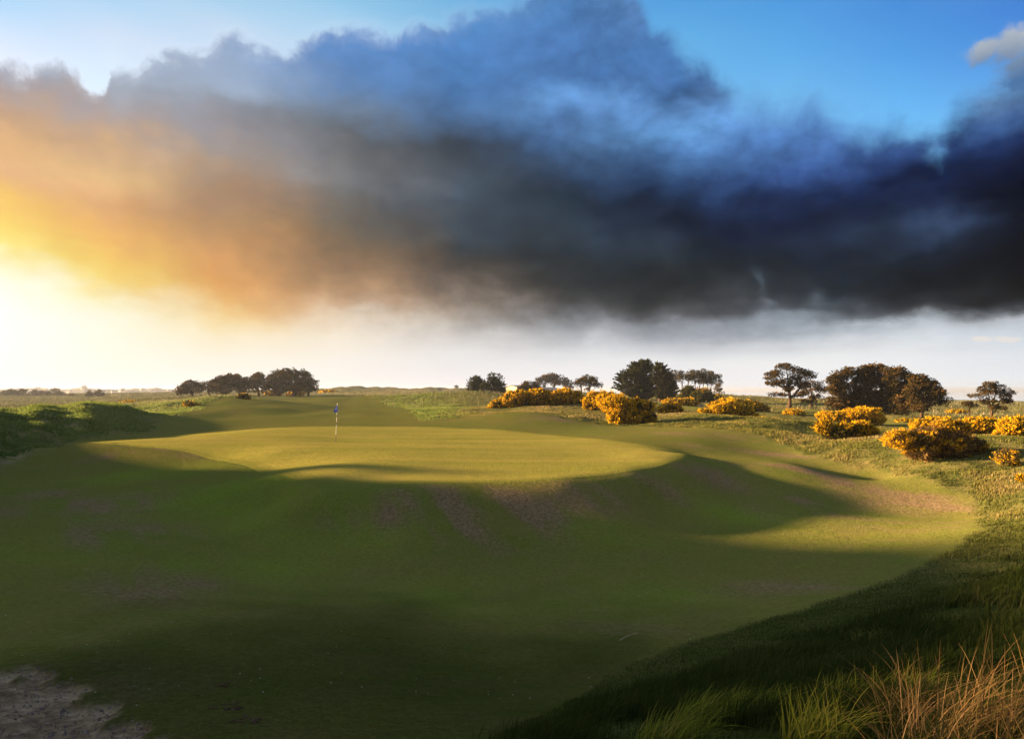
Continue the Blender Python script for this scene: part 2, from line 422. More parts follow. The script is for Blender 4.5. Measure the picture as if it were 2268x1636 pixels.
def tps(x, y):
    x = np.asarray(x, float); y = np.asarray(y, float)
    sh = x.shape
    u, v = lp(x.ravel(), y.ravel())
    out = np.empty(u.size)
    for i in range(0, u.size, 20000):
        a, b = u[i:i + 20000], v[i:i + 20000]
        out[i:i + 20000] = _k((a[:, None] - cu[None]) ** 2 + (b[:, None] - cv[None]) ** 2) @ TW[:n] + TW[n] + TW[n + 1] * a + TW[n + 2] * b
    return out.reshape(sh)

# coarse lookup grid in log-polar space
AZ0, AZ1, LR0, LR1 = R(-118), R(100), math.log(0.55), math.log(9000)
NA, NR = 760, 620
ga = np.linspace(AZ0, AZ1, NA); gr = np.linspace(LR0, LR1, NR)
# more columns inside the view
tt = np.linspace(0, 1, NA)
ga = np.interp(tt, [0, 0.12, 0.9, 1], [AZ0, R(-46), R(46), AZ1])
GA, GRr = np.meshgrid(ga, gr, indexing='ij')
GX, GY = np.exp(GRr) * np.sin(GA), np.exp(GRr) * np.cos(GA)
GZ0 = tps(GX, GY)

def interp_grid(G, x, y):
    u, v = lp(np.asarray(x, float), np.asarray(y, float))
    fi = np.clip(np.interp(u, ga, np.arange(NA)), 0, NA - 1.001)
    fj = np.clip((v - LR0) / (LR1 - LR0) * (NR - 1), 0, NR - 1.001)
    i, j = fi.astype(int), fj.astype(int)
    a, b = fi - i, fj - j
    return (G[i, j] * (1 - a) + G[i + 1, j] * a) * (1 - b) + (G[i, j + 1] * (1 - a) + G[i + 1, j + 1] * a) * b

LRS = np.linspace(math.log(1.6), math.log(900), 1600)
def hit(U, V, G=None):                 # where the sight line through a photo point first meets the ground
    G = GZ0 if G is None else G
    a = math.atan((U - UC) / F)
    r = np.exp(LRS)
    x, y = r * math.sin(a), r * math.cos(a)
    z = interp_grid(G, x, y)
    ray = -(V - VH) / F * y
    below = np.nonzero(z >= ray)[0]
    k = below[0] if len(below) else len(r) - 1
    return x[k], y[k]
def hits(pts):
    return np.array([hit(*p) for p in pts])

# ---- zones: outlines read on the ground, turned into signed distance in log-polar space
def sdf(poly, x, y):
    pu, pv = lp(poly[:, 0], poly[:, 1])
    u, v = lp(x, y)
    d = np.full(u.shape, 1e9); inside = np.zeros(u.shape, bool)
    m = len(pu)
    for i in range(m):
        ax, ay, bx, by = pu[i], pv[i], pu[(i + 1) % m], pv[(i + 1) % m]
        ex, ey = bx - ax, by - ay
        t = np.clip(((u - ax) * ex + (v - ay) * ey) / (ex * ex + ey * ey + 1e-12), 0, 1)
        d = np.minimum(d, (u - ax - t * ex) ** 2 + (v - ay - t * ey) ** 2)
        c = ((ay > v) != (by > v)) & (u < ex * (v - ay) / (ey + 1e-15 if ey == 0 else ey) + ax)
        inside ^= c
    d = np.sqrt(d)
    return np.where(inside, -d, d)
def smooth(poly, k=2):
    for _ in range(k):
        q = np.roll(poly, -1, 0)
        poly = np.stack([poly * .75 + q * .25, poly * .25 + q * .75], 1).reshape(-1, 2)
    return poly
def sstep(a, b, x):
    t = np.clip((x - a) / (b - a), 0, 1)
    return t * t * (3 - 2 * t)

apron_r = [(1020,1700),(1330,1490),(1500,1432),(1700,1372),(1850,1325),(1950,1288),(2050,1245),(2110,1212),(2150,1172),(2162,1140),(2135,1105),(2060,1075),(1960,1046),(1880,1042)]
apron_b = [(1800,1010),(1740,990),(1660,962),(1560,947),(1440,945),(1300,936),(1219,919),(1168,913.5),(1082,921),(997,929.5),(930,937)]
far_w = [((920 - UC) / F * 62, 62), ((905 - UC) / F * 80, 80), ((868 - UC) / F * 104, 104), ((800 - UC) / F * 130, 130), ((760 - UC) / F * 185, 185),
         ((560 - UC) / F * 175, 175), ((570 - UC) / F * 120, 120), ((420 - UC) / F * 80, 80)]
apron_l = [(335,955),(317,957),(220,970),(137,981),(61,994),(0,1016)]
mown_poly = np.array([list(p) for p in hits(apron_r)] + [list(p) for p in hits(apron_b)] + far_w + [list(p) for p in hits(apron_l)] +
                     [[-30, 26], [-16, 9], [-7, 3.0], [-3.4, 2.6], [-1.0, 3.4]])
semi_poly = hits([(1130,1632),(1220,1590),(1320,1535),(1500,1480),(1700,1425),(1900,1360),(2060,1305),(2160,1255),(2230,1205),(2266,1165),(2268,1110),(2200,1085),(2080,1060),(1990,1035),(1880,1025)])
semi_poly = np.array([list(p) for p in semi_poly] + [[4, 60], [-10, 60], [-20, 20], [-6, 5]])
green_px = [(560,950),(640,945.5),(760,944),(895,943),(1000,946),(1100,951),(1200,959),(1287,968),(1370,977),(1440,985),(1500,996),(1530,1007),(1527,1014),(1500,1026),(1450,1039),(1400,1047),(1330,1056),(1250,1063),(1130,1070),(1000,1072.5),(880,1073.5),(760,1073),(690,1066),(620,1052),(560,1036),(500,1022),(430,1005),(380,996),(330,990),(270,987),(200,985),(160,982),(230,975),(330,967),(450,958)]
green_poly = smooth(hits(green_px), 1)
sand_poly = smooth(hits([(-60,1478),(40,1481),(110,1500),(165,1512),(230,1548),(262,1580),(305,1600),(350,1634),(420,1680),(300,1740),(-60,1740)]), 2)

MOWN = sdf(smooth(mown_poly, 2), GX, GY)
wob = fbm(GX * 1.3, GY * 1.3, 3, 5) * 0.012 + fbm(GA * 40, GRr * 40, 3, 8) * 0.008
rough = sstep(-0.004, 0.014, MOWN + wob)
SEMI = sdf(smooth(semi_poly, 2), GX, GY)
long_ = sstep(-0.02, 0.14, SEMI + wob * 3) * rough
far_k = sstep(math.log(60), math.log(110), GRr)
for U, Y, ra, rl in [(1560,97,.10,.10),(1450,104,.07,.08),(1790,60,.06,.13),(1900,66,.06,.08),(1740,95,.10,.06),(2060,58,.06,.06),(1700,130,.2,.06),(20,140,.08,.10),(1990,76,.2,.04)]:
    a_, l_ = lp(np.float64((U - UC) / F * Y), np.float64(Y))
    q_ = np.exp(-(((GA - a_) / ra) ** 2 + ((GRr - l_) / rl) ** 2))
    rough = rough * (1 - sstep(.35, .6, q_ + wob * 4))
rough = np.maximum(rough, 0)
SAND = sdf(sand_poly, GX, GY)
sand = sstep(0.012, -0.018, SAND + fbm(GX * 5, GY * 5, 4, 21) * 0.05)

# dunes carry marram: left ridge, second dune, horizon
def blob(U, V, ru, rv, x=GA, y=GRr, G=None):
    p = hit(U, V); a, l = lp(np.array(p[0]), np.array(p[1]))
    return a, l
def ellipse_mask(px, py, ra, rl):
    a, l = lp(np.float64(px), np.float64(py))
    return np.exp(-(((GA - a) / ra) ** 2 + ((GRr - l) / rl) ** 2))
marram = np.zeros_like(GA)
for U, Y, ra, rl, k in [(60,42,.13,.12,.12),(200,51,.09,.10,.2),(430,97,.10,.09,1.0),(500,100,.05,.08,.9),(850,330,.16,.35,1.0),(1000,330,.12,.35,.9),(700,230,.06,.2,.8),(760,200,.09,.10,.9),(900,190,.12,.10,.55),(1500,340,.6,.25,.35)]:
    marram = np.maximum(marram, k * ellipse_mask((U - UC) / F * Y, Y, ra, rl))
marram *= rough

# humps: long rough is tussocky, dunes hummocky, mown ground only gently rolling
amp = 0.020 * (1 - rough) + rough * np.clip(0.016 * np.exp(GRr) ** 0.5, 0.03, 0.14)
GZ = GZ0 + amp * (fbm(GX * 0.30, GY * 0.30, 3, 31) * 0.9) + rough * np.clip(np.exp(GRr) * 0.003, 0.02, 0.09) * fbm(GX * 1.1, GY * 1.1, 3, 77)
GZ += (1 - rough) * 0.035 * fbm(GX * 0.22 + 3, GY * 0.5, 2, 91) * sstep(2.7, 3.2, GRr)
GZ += sstep(math.log(52), math.log(80), GRr) * (1 - sstep(math.log(230), math.log(330), GRr)) * (.55 + .05 * rough) * fbm(GX * .085, GY * .055, 3, 171, .5)
dune = np.zeros_like(GA)
for U, Y, ra, rl in [(60,42,.10,.09),(190,50,.08,.08),(120,46,.08,.08),(400,97,.10,.07),(500,100,.05,.06)]:
    dune = np.maximum(dune, ellipse_mask((U - UC) / F * Y, Y, ra, rl))
GZ += rough * dune * (0.22 * fbm(GX * .17, GY * .17, 3, 141, .55) + .14 * np.abs(fbm(GX * .6, GY * .6, 2, 151)))
hz_ = sstep(math.log(230), math.log(330), GRr) * (1 - sstep(math.log(520), math.log(700), GRr))
hz_ = hz_ * (.12 + .88 * sstep(R(-20.5), R(-16), GA) * (1 - sstep(R(1), R(6), GA)))
GZ += hz_ * 3.4 * (fbm(GX * 0.035, GY * 0.05, 4, 55, 0.6) + .15)
GZ += 2.5 * np.exp(-(((GX + 33) / 1.7) ** 2 + ((GY - 29.2) / 1.15) ** 2))     # unseen hummock added to cast a shadow streak across the green
def fit_crest(target, r0, r1, yc, wd_, grass_px, iters=4):
    """shape a ridge so that its skyline runs through the given photo points"""
    global GZ
    tu, tv = np.array(target, float).T
    ta = np.arctan((tu - UC) / F)
    sel = (ga > ta[0] - .02) & (ga < ta[-1] + .02)
    tgt = np.interp(ga, ta, tv) + grass_px
    fade = sstep(ta[0] - .02, ta[0], ga) * (1 - sstep(ta[-1], ta[-1] + .02, ga))
    if ta[0] < R(-39): fade = (1 - sstep(ta[-1], ta[-1] + .02, ga)) * sstep(R(-52), R(-40), ga)
    j = np.nonzero((np.exp(gr) > r0) & (np.exp(gr) < r1))[0]
    for _ in range(iters):
        Vv = VH - GZ[:, j] / np.maximum(GY[:, j], .1) * F
        k = j[np.argmin(Vv, axis=1)]
        cur = Vv.min(axis=1)
        yk = GY[np.arange(NA), k]
        dzc = np.where(np.abs(ga) < R(44), (cur - tgt) / F * yk, 0) * fade
        dzc = np.convolve(dzc, np.hanning(21) / np.hanning(21).sum(), 'same')
        yc_ = np.interp(ga, ta, yc)
        dq = GY - yc_[:, None]
        prof = np.exp(-(dq / np.where(dq < 0, wd_ * 1.25, wd_)) ** 2)
        GZ = GZ + prof * dzc[:, None] * .9
fit_crest([(0,900),(30,903),(62,896),(90,889),(125,896),(160,890),(190,884),(225,887),(262,888),(298,900),(315,910)], 34, 85,
          [44,45,46,47,48,49,51,54,58,63,65], 9.0, 5.0, 6)
fit_crest([(318,889),(347,884),(391,885),(439,878),(488,873),(525,872),(553,880)], 86, 140, [93,94,96,98,100,102,104], 8.0, 4.0)
fit_crest([(700,861),(730,859),(761,856),(775,857),(788,858),(800,857.5),(829,860.4),(840,859.4),(853,860.8),(887,861),(905,862),(920,862.3),(945,861),(970,860),(993,857.8),(1032,857.8),(1060,859),(1110,861)], 240, 520,
          [380] * 18, 45.0, 1.5)
GZ -= sand * (0.05 - 0.03 * fbm(GX * 3, GY * 3, 4, 23, .6))
ZW = GZ + EYE
def ground(x, y):
    return interp_grid(ZW, x, y)

# thatchy dry patches and moss (stains with a shape of their own)
dry = np.zeros_like(GA)
for U, V, ra, rl, k in [(900,1120,.06,.07,.8),(1050,1105,.10,.06,1.0),(1190,1115,.09,.07,.9),(1000,1175,.07,.06,.7),(1300,1105,.08,.06,.6),(1560,1045,.06,.05,.8),(1450,1075,.08,.05,.6),
                        (1680,1030,.05,.03,.6),(1740,1032,.05,.02,.9),(1800,1045,.04,.02,1.1),(1855,1068,.03,.025,1.1),(1650,1000,.09,.03,.9),(1560,960,.10,.04,.5),(1250,930,.08,.05,.6),(1780,1110,.03,.02,.5),
                        (2050,1110,.12,.07,.75),(1900,1160,.15,.06,.6),(2100,1160,.07,.06,.6),(1750,1300,.25,.12,.35),(1450,1380,.15,.10,.3),
                        (160,1120,.10,.10,.65),(280,1180,.08,.10,.6),(90,1100,.06,.06,.4),(330,1300,.07,.14,.55),(420,1290,.06,.07,.5),(480,1000,.07,.03,.5),(300,1000,.10,.03,.45),(760,1160,.05,.05,.45),(1150,1200,.10,.06,.4),(230,1530,.12,.08,.6),(120,1480,.10,.05,.6)]:
    p = hit(U, V)
    dry = np.maximum(dry, k * ellipse_mask(p[0], p[1], ra, rl))
streak = fbm((GX * .82 + GY * .57) * 1.1, (GY * .82 - GX * .57) * 0.28, 4, 61, 0.6)
dry = np.clip(dry * (0.75 + 1.7 * streak), 0, 1)
lush = np.zeros_like(GA)
for U, V, ra, rl, k in [(480,1110,.17,.16,.9),(330,1050,.16,.09,.6),(640,1180,.16,.14,.8),(150,1230,.15,.14,.5),(800,1190,.10,.08,.9),(640,1260,.10,.12,.7),(1000,1330,.12,.12,.6),(1350,1180,.12,.05,.6),(1500,1320,.1,.1,.5),(1650,1140,.1,.06,.7),(400,1250,.06,.1,.5)]:
    p = hit(U, V)
    lush = np.maximum(lush, k * ellipse_mask(p[0], p[1], ra, rl))
lush = np.clip(lush * (0.9 + 1.0 * fbm(GX * .5, GY * .5, 4, 71)), 0, 1)
path = np.zeros_like(GA)
for line in [[(-40,1033),(0,1017),(40,1003),(75,992),(100,988)], [(95,905),(125,925),(150,935)]]:
    hp = hits(line)
    for i in range(len(hp) - 1):
        for t in np.linspace(0, 1, 5):
            q = hp[i] * (1 - t) + hp[i + 1] * t
            path = np.maximum(path, ellipse_mask(q[0], q[1], .012, .016))
path = np.clip(path * (0.5 + 1.6 * fbm(GX * 2, GY * 2, 3, 44) + 0.2), 0, 1) * 0.8

def add_attr(me, name, vals, kind='FLOAT', dom='POINT'):
    at = me.attributes.new(name, kind, dom)
    at.data.foreach_set('value' if kind == 'FLOAT' else 'color', np.ascontiguousarray(vals, np.float32).ravel())

def mesh_np(name, verts, faces, mats=(), smooth_=True, matidx=None):
    verts = np.ascontiguousarray(verts, np.float32); faces = np.ascontiguousarray(faces, np.int32)
    me = bpy.data.meshes.new(name)
    k = faces.shape[1]
    me.vertices.add(len(verts)); me.vertices.foreach_set('co', verts.ravel())
    me.loops.add(faces.size); me.loops.foreach_set('vertex_index', faces.ravel())
    me.polygons.add(len(faces))
    me.polygons.foreach_set('loop_start', np.arange(0, faces.size, k, dtype=np.int32))
    me.polygons.foreach_set('loop_total', np.full(len(faces), k, np.int32))
    if matidx is not None:
        me.polygons.foreach_set('material_index', np.ascontiguousarray(matidx, np.int32))
    me.polygons.foreach_set('use_smooth', np.full(len(faces), bool(smooth_)))
    for m in mats:
        me.materials.append(m)
    me.update()
    return me

def link(name, me, parent=None, **props):
    o = bpy.data.objects.new(name, me)
    COL.objects.link(o)
    if parent is not None:
        o.parent = parent
    for k, v in props.items():
        if v is not None:
            o[k] = v
    return o

# ---------------------------------------------------------------- turf material
def attr(nt, name):
    nd = nt.n('ShaderNodeAttribute'); nd.attribute_name = name
    return Sk(nt, nd.outputs['Fac'])
def new_mat(name):
    m = bpy.data.materials.new(name); m.use_nodes = True
    m.node_tree.nodes.clear()
    return m, NT(m.node_tree)
def finish(nt, shader_sock):
    out = nt.n('ShaderNodeOutputMaterial')
    nt.t.links.new(shader_sock, out.inputs[0])
def blade_normal(nt, pos, scale, k):
    """turf is upright blades: give each spot the slope of one of them"""
    c = nt.noise(pos, scale, 1.0, 0.5, color=True)
    v = nt.vmath('SUBTRACT', c, (0.5, 0.5, 0.5))
    v = nt.vmath('MULTIPLY', v, (1, 1, 0.25))
    geo = nt.n('ShaderNodeNewGeometry')
    v = nt.vmath('SCALE', v, scale=k)
    return nt.vmath('NORMALIZE', nt.vmath('ADD', Sk(nt, geo.outputs['Normal']), v))

mat_turf, t = new_mat('turf')
geo = t.n('ShaderNodeNewGeometry')
pos = Sk(t, geo.outputs['Position'])
n_big = t.noise(pos, 0.22, 5, 0.6)
n_mid = t.noise(pos, 1.4, 5, 0.62)
n_fine = t.noise(pos, 11.0, 4, 0.65)
n_hair = t.noise(pos, 70.0, 3, 0.7)
a_r, a_l, a_d, a_s, a_m, a_lu, a_p = [attr(t, q) for q in ('rough', 'long', 'dry', 'sand', 'marram', 'lush', 'path')]
mown_c = t.mix(t.maprange(n_big, 0.35, 0.65), (0.118, 0.140, 0.028), (0.146, 0.142, 0.034))
mown_c = t.mix(t.maprange(n_mid, 0.40, 0.75) * 0.45, mown_c, (0.190, 0.148, 0.060))
mown_c = t.mix(a_lu, mown_c, (0.150, 0.195, 0.028))
dry_c = t.mix(t.maprange(n_fine, 0.35, 0.65), (0.150, 0.110, 0.052), (0.225, 0.160, 0.098))
mown_c = t.mix(t.maprange(a_d * (n_mid * 0.9 + n_fine * 0.9), 0.09, 0.70), mown_c, dry_c)
rough_c = t.mix(t.maprange(n_mid, 0.35, 0.68), (0.080, 0.100, 0.024), (0.185, 0.155, 0.058))
rough_c = t.mix(t.maprange(n_big, 0.45, 0.7) * 0.5, rough_c, (0.20, 0.155, 0.07))
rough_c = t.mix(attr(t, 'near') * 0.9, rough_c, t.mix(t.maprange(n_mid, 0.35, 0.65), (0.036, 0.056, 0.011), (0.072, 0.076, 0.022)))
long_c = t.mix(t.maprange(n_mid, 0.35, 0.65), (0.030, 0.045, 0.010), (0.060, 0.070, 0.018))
mown_c = t.mix(attr(t, 'near_shade') * t.maprange(n_big, 0.2, 0.7, 1.0, 0.75), mown_c, t.mix(t.maprange(n_mid, .35, .7), (0.012, 0.019, 0.005), (0.026, 0.025, 0.009)))
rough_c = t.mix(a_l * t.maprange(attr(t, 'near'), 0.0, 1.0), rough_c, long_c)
marr_c = t.mix(t.maprange(n_fine, 0.3, 0.7), (0.135, 0.150, 0.085), (0.27, 0.235, 0.15))
rough_c = t.mix(attr(t, 'dune') * 0.8, rough_c, t.mix(t.maprange(n_mid, .3, .7), (0.085, 0.125, 0.026), (0.14, 0.155, 0.05)))
rough_c = t.mix(a_m * t.maprange(n_mid, 0.2, 0.55), rough_c, marr_c)
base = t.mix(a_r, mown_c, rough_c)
sand_c = t.mix(t.maprange(n_fine, 0.35, 0.66), (0.125, 0.088, 0.056), (0.225, 0.165, 0.108))
sand_c = t.mix(t.maprange(n_mid, 0.50, 0.62), sand_c, (0.29, 0.222, 0.150))
sand_c = t.mix(t.maprange(n_hair, 0.60, 0.72) * 0.8, sand_c, (0.055, 0.042, 0.034))
base = t.mix(t.math('MAXIMUM', a_s, a_p), base, sand_c)
val = t.maprange(n_hair, 0.25, 0.75, 0.62, 1.38) * t.maprange(n_fine, 0.25, 0.75, 0.78, 1.22)
base = t.vmath('SCALE', base, scale=val)
df = t.n('ShaderNodeBsdfDiffuse')
t.put(df.inputs['Color'], base)
df.inputs['Roughness'].default_value = 0.6
nrm_k = t.math('MULTIPLY_ADD', a_r, 1.2, 2.6) * (1.0 - t.math('MAXIMUM', a_s, a_p) * 0.7)
t.put(df.inputs['Normal'], blade_normal(t, pos, 38.0, nrm_k))
bump = None
finish(t, df.outputs[0])

verts = np.stack([GX, GY, ZW], -1).reshape(-1, 3)
idx = np.arange(NA * NR).reshape(NA, NR)
faces = np.stack([idx[:-1, :-1], idx[:-1, 1:], idx[1:, 1:], idx[1:, :-1]], -1).reshape(-1, 4)
# winding: az grows clockwise seen from above, so flip to face up
faces = faces[:, ::-1]
me = mesh_np('ground', verts, faces, [mat_turf])
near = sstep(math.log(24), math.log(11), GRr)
# foreground shade painted into the near mown turf colour, broken into patches
near_shade = sstep(.0, 1.0, 1.25 - np.hypot((GX + .8) / 7.5, (GY - 5.5) / 6.5) + .55 * fbm(GX * .35, GY * .35, 4, 191)) * .8
for nm, arr in (('rough', rough), ('long', long_), ('dry', dry), ('sand', sand), ('marram', marram), ('lush', lush), ('path', path), ('near', near), ('near_shade', near_shade), ('dune', dune)):
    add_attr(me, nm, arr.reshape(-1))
ground_o = link('ground', me, kind='structure')
nz = me.polygons[1000].normal.z
if nz < 0:
    me.flip_normals()

# ---------------------------------------------------------------- the putting green: a sheet of finer turf on the plateau
mat_green, t = new_mat('putting_turf')
geo = t.n('ShaderNodeNewGeometry'); pos = Sk(t, geo.outputs['Position'])
g_big = t.noise(t.vmath('MULTIPLY', pos, (0.15, 1.0, 1.0)), 0.55, 5, 0.62)
g_mid = t.noise(t.vmath('MULTIPLY', pos, (0.4, 1.0, 1.0)), 1.6, 5, 0.6)
g_hair = t.noise(pos, 60.0, 3, 0.7)
gc = t.mix(t.maprange(g_big, 0.36, 0.64), (0.178, 0.182, 0.032), (0.255, 0.218, 0.050))
gc = t.mix(t.maprange(g_mid, 0.42, 0.75) * 0.5, gc, (0.255, 0.205, 0.060))
e_at = attr(t, 'edge')
gc = t.mix(e_at, gc, (0.150, 0.150, 0.032))
gc = t.vmath('SCALE', gc, scale=t.maprange(g_hair, 0.25, 0.75, 0.82, 1.18))
df = t.n('ShaderNodeBsdfDiffuse'); t.put(df.inputs[0], gc)
t.put(df.inputs['Normal'], blade_normal(t, pos, 45.0, 2.6))
finish(t, df.outputs[0])
ctr = np.array([-2.5, 30.0])
def ray_poly(th):
    d = np.array([math.sin(th), math.cos(th)])
    best = 0.0
    m = len(green_poly)
    for i in range(m):
        a = green_poly[i] - ctr; b = green_poly[(i + 1) % m] - ctr
        e = b - a
        den = d[0] * e[1] - d[1] * e[0]
        if abs(den) < 1e-9: continue
        s_ = (a[0] * e[1] - a[1] * e[0]) / den
        u_ = (a[0] * d[1] - a[1] * d[0]) / den
        if s_ > 0 and 0 <= u_ <= 1: best = max(best, s_)
    return best
NT_, NS_ = 300, 90
ths = np.linspace(0, 2 * math.pi, NT_, endpoint=False)
rad = np.array([ray_poly(a) for a in ths])
rad = (rad + np.roll(rad, 1) + np.roll(rad, -1)) / 3
ss = np.linspace(0, 1, NS_) ** 0.85
X = ctr[0] + np.sin(ths)[:, None] * rad[:, None] * ss[None]
Y = ctr[1] + np.cos(ths)[:, None] * rad[:, None] * ss[None]
Z = ground(X, Y) + 0.012
Z[:, -1] = ground(X[:, -1], Y[:, -1]) - 0.004
gi = np.arange(NT_ * NS_).reshape(NT_, NS_)
gn = np.roll(gi, -1, 0)
gf = np.stack([gi[:, :-1], gn[:, :-1], gn[:, 1:], gi[:, 1:]], -1).reshape(-1, 4)
gme = mesh_np('putting_green', np.stack([X, Y, Z], -1).reshape(-1, 3), gf, [mat_green])
add_attr(gme, 'edge', np.broadcast_to(sstep(0.90, 1.0, ss)[None], X.shape).reshape(-1))
link('putting_green', gme, kind='structure')
if gme.polygons[2000].normal.z < 0:
    gme.flip_normals()

# ---------------------------------------------------------------- the sea beyond the links
mat_sea, t = new_mat('sea_water')
pb = t.n('ShaderNodeBsdfPrincipled')
pb.inputs['Base Color'].default_value = (0.10, 0.14, 0.17, 1)
pb.inputs['Roughness'].default_value = 0.04
geo = t.n('ShaderNodeNewGeometry')
bp = t.n('ShaderNodeBump'); bp.inputs['Strength'].default_value = 0.02; bp.inputs['Distance'].default_value = 0.2
t.put(bp.inputs['Height'], t.noise(t.vmath('MULTIPLY', Sk(t, geo.outputs['Position']), (1, 0.4, 1)), 0.25, 4, 0.6))
t.t.links.new(bp.outputs[0], pb.inputs['Normal'])
finish(t, pb.outputs[0])
sv = [(-200, 420, 0.0), (9000, 200, 0.0), (9000, 8900, 0.0), (-200, 8900, 0.0)]
sme = mesh_np('sea', np.array(sv), np.array([[0, 1, 2, 3]]), [mat_sea])
link('sea', sme, kind='structure')

if DEBUG:
    for U in (20, 60, 126, 221, 400, 640, 1200, 1900):
        print('PROF', U, ['%d:%.1f' % (Y, VH - float(interp_grid(GZ, (U - UC) / F * Y, np.float64(Y))) / Y * F) for Y in (30,40,50,70,90,110,140,170,200,250,300,340,400,500,700,900,1500)])
# ================================================================= things
rs = np.random.default_rng(2024)
PR = random.Random(77)

def wx_(U, Y): return (U - UC) / F * Y
def wz_(V, Y): return EYE - (V - VH) / F * Y
def unit(v):
    return v / (np.linalg.norm(v, axis=-1, keepdims=True) + 1e-9)
def rand_unit(n):
    return unit(rs.normal(size=(n, 3)))

def empty(name, loc, label, cat, group=None):
    o = bpy.data.objects.new(name, None)
    o.empty_display_size = 0.3
    COL.objects.link(o)
    o.location = loc
    o['label'] = label; o['category'] = cat
    if group: o['group'] = group
    return o

def kites(base, axis, L, Wd, jitter_side=None):
    """leaf-shaped quads: base point, axis, length, half width"""
    n_ = len(base)
    side = unit(np.cross(axis, rand_unit(n_)))
    L = np.broadcast_to(np.asarray(L, float), (n_,))[:, None]; Wd = np.broadcast_to(np.asarray(Wd, float), (n_,))[:, None]
    mid = base + axis * L * 0.5
    v = np.stack([base, mid + side * Wd, base + axis * L, mid - side * Wd], 1)
    f = np.arange(n_ * 4).reshape(n_, 4)
    return v.reshape(-1, 3), f

def leaf_obj(name, parts, mat, parent, tints):
    vs, fs, off = [], [], 0
    for v, f in parts:
        vs.append(v); fs.append(f + off); off += len(v)
    me = mesh_np(name, np.concatenate(vs), np.concatenate(fs), [mat], smooth_=False)
    add_attr(me, 'tint', np.repeat(np.concatenate(tints), 4))
    return link(name, me, parent)

def tube(path, radii, sides=7, wob=0.0):
    path = np.asarray(path, float); m = len(path)
    tang = np.gradient(path, axis=0); tang = unit(tang)
    ref = np.array([0.31, 0.87, 0.12])
    a = unit(np.cross(tang, ref)); b = np.cross(tang, a)
    th = np.linspace(0, 2 * math.pi, sides, endpoint=False)
    r_ = np.asarray(radii, float)[:, None, None]
    if wob:
        r_ = r_ * (1 + wob * rs.normal(size=(m, sides, 1)))
    v = path[:, None] + r_ * (np.cos(th)[None, :, None] * a[:, None] + np.sin(th)[None, :, None] * b[:, None])
    v = v.reshape(-1, 3)
    i = np.arange(m * sides).reshape(m, sides); j = np.roll(i, -1, 1)
    f = np.stack([i[:-1], j[:-1], j[1:], i[1:]], -1).reshape(-1, 4)
    cap = np.array([[i[-1, 0], i[-1, k], i[-1, k + 1], i[-1, k + 1]] for k in range(1, sides - 1)])
    return v, f
def tubes_mesh(name, tl, mat, parent, **kw):
    vs, fs, off = [], [], 0
    for v, f in tl:
        vs.append(v); fs.append(f + off); off += len(v)
    return link(name, mesh_np(name, np.concatenate(vs), np.concatenate(fs), [mat]), parent, **kw)

def leaf_material(name, c0, c1, c2, transl=0.25, soft=0.8):
    m, t = new_mat(name)
    a = attr(t, 'tint')
    col = t.ramp(a, [(0.0, c0), (0.55, c1), (1.0, c2)])
    geo = t.n('ShaderNodeNewGeometry')
    nz = t.noise(Sk(t, geo.outputs['Position']), 0.9, 3, 0.6)
    col = t.vmath('SCALE', col, scale=t.maprange(nz, 0.3, 0.7, 0.75, 1.25))
    d = t.n('ShaderNodeBsdfDiffuse'); t.put(d.inputs[0], col)
    tr = t.n('ShaderNodeBsdfTranslucent'); t.put(tr.inputs[0], col)
    mx = t.n('ShaderNodeMixShader'); mx.inputs[0].default_value = transl
    t.t.links.new(d.outputs[0], mx.inputs[1]); t.t.links.new(tr.outputs[0], mx.inputs[2])
    finish(t, mx.outputs[0])
    return m
M_PINE = leaf_material('pine_needles', (0.022, 0.025, 0.0094), (0.094, 0.062, 0.0219), (0.235, 0.131, 0.0438), 0.12)
M_SCOTS = leaf_material('scots_needles', (0.036, 0.039, 0.0156), (0.091, 0.068, 0.0286), (0.163, 0.107, 0.0468), 0.15)
M_CYP = leaf_material('cypress_sprays', (0.016, 0.025, 0.0103), (0.039, 0.046, 0.0161), (0.071, 0.064, 0.0207), 0.15)
M_GORSE_L = leaf_material('gorse_spines', (0.020, 0.025, 0.0083), (0.069, 0.069, 0.0166), (0.131, 0.097, 0.0276), 0.15)
M_GORSE_B = leaf_material('gorse_dead_wood', (0.066, 0.043, 0.0216), (0.184, 0.109, 0.0432), (0.325, 0.194, 0.0757), 0.1)
M_GORSE_F = leaf_material('gorse_blossom', (0.266, 0.126, 0.0056), (0.728, 0.420, 0.0112), (0.896, 0.616, 0.0224), 0.3)
M_HAW = leaf_material('may_blossom', (0.10, 0.10, 0.05), (0.25, 0.24, 0.18), (0.40, 0.38, 0.32), 0.2)
M_SHRUB = leaf_material('shrub_leaves', (0.022, 0.034, 0.0144), (0.054, 0.062, 0.0168), (0.132, 0.102, 0.0144), 0.2)

M_BARK, t = new_mat('bark')
geo = t.n('ShaderNodeNewGeometry'); pos = Sk(t, geo.outputs['Position'])
bn = t.noise(t.vmath('MULTIPLY', pos, (6, 6, 1.6)), 1.5, 5, 0.65)
d = t.n('ShaderNodeBsdfDiffuse'); t.put(d.inputs[0], t.mix(t.maprange(bn, .3, .7), (0.035, 0.024, 0.016), (0.125, 0.080, 0.050)))
bp = t.n('ShaderNodeBump'); bp.inputs['Strength'].default_value = 0.8; bp.inputs['Distance'].default_value = 0.05
t.put(bp.inputs['Height'], bn); t.t.links.new(bp.outputs[0], d.inputs['Normal'])
finish(t, d.outputs[0])

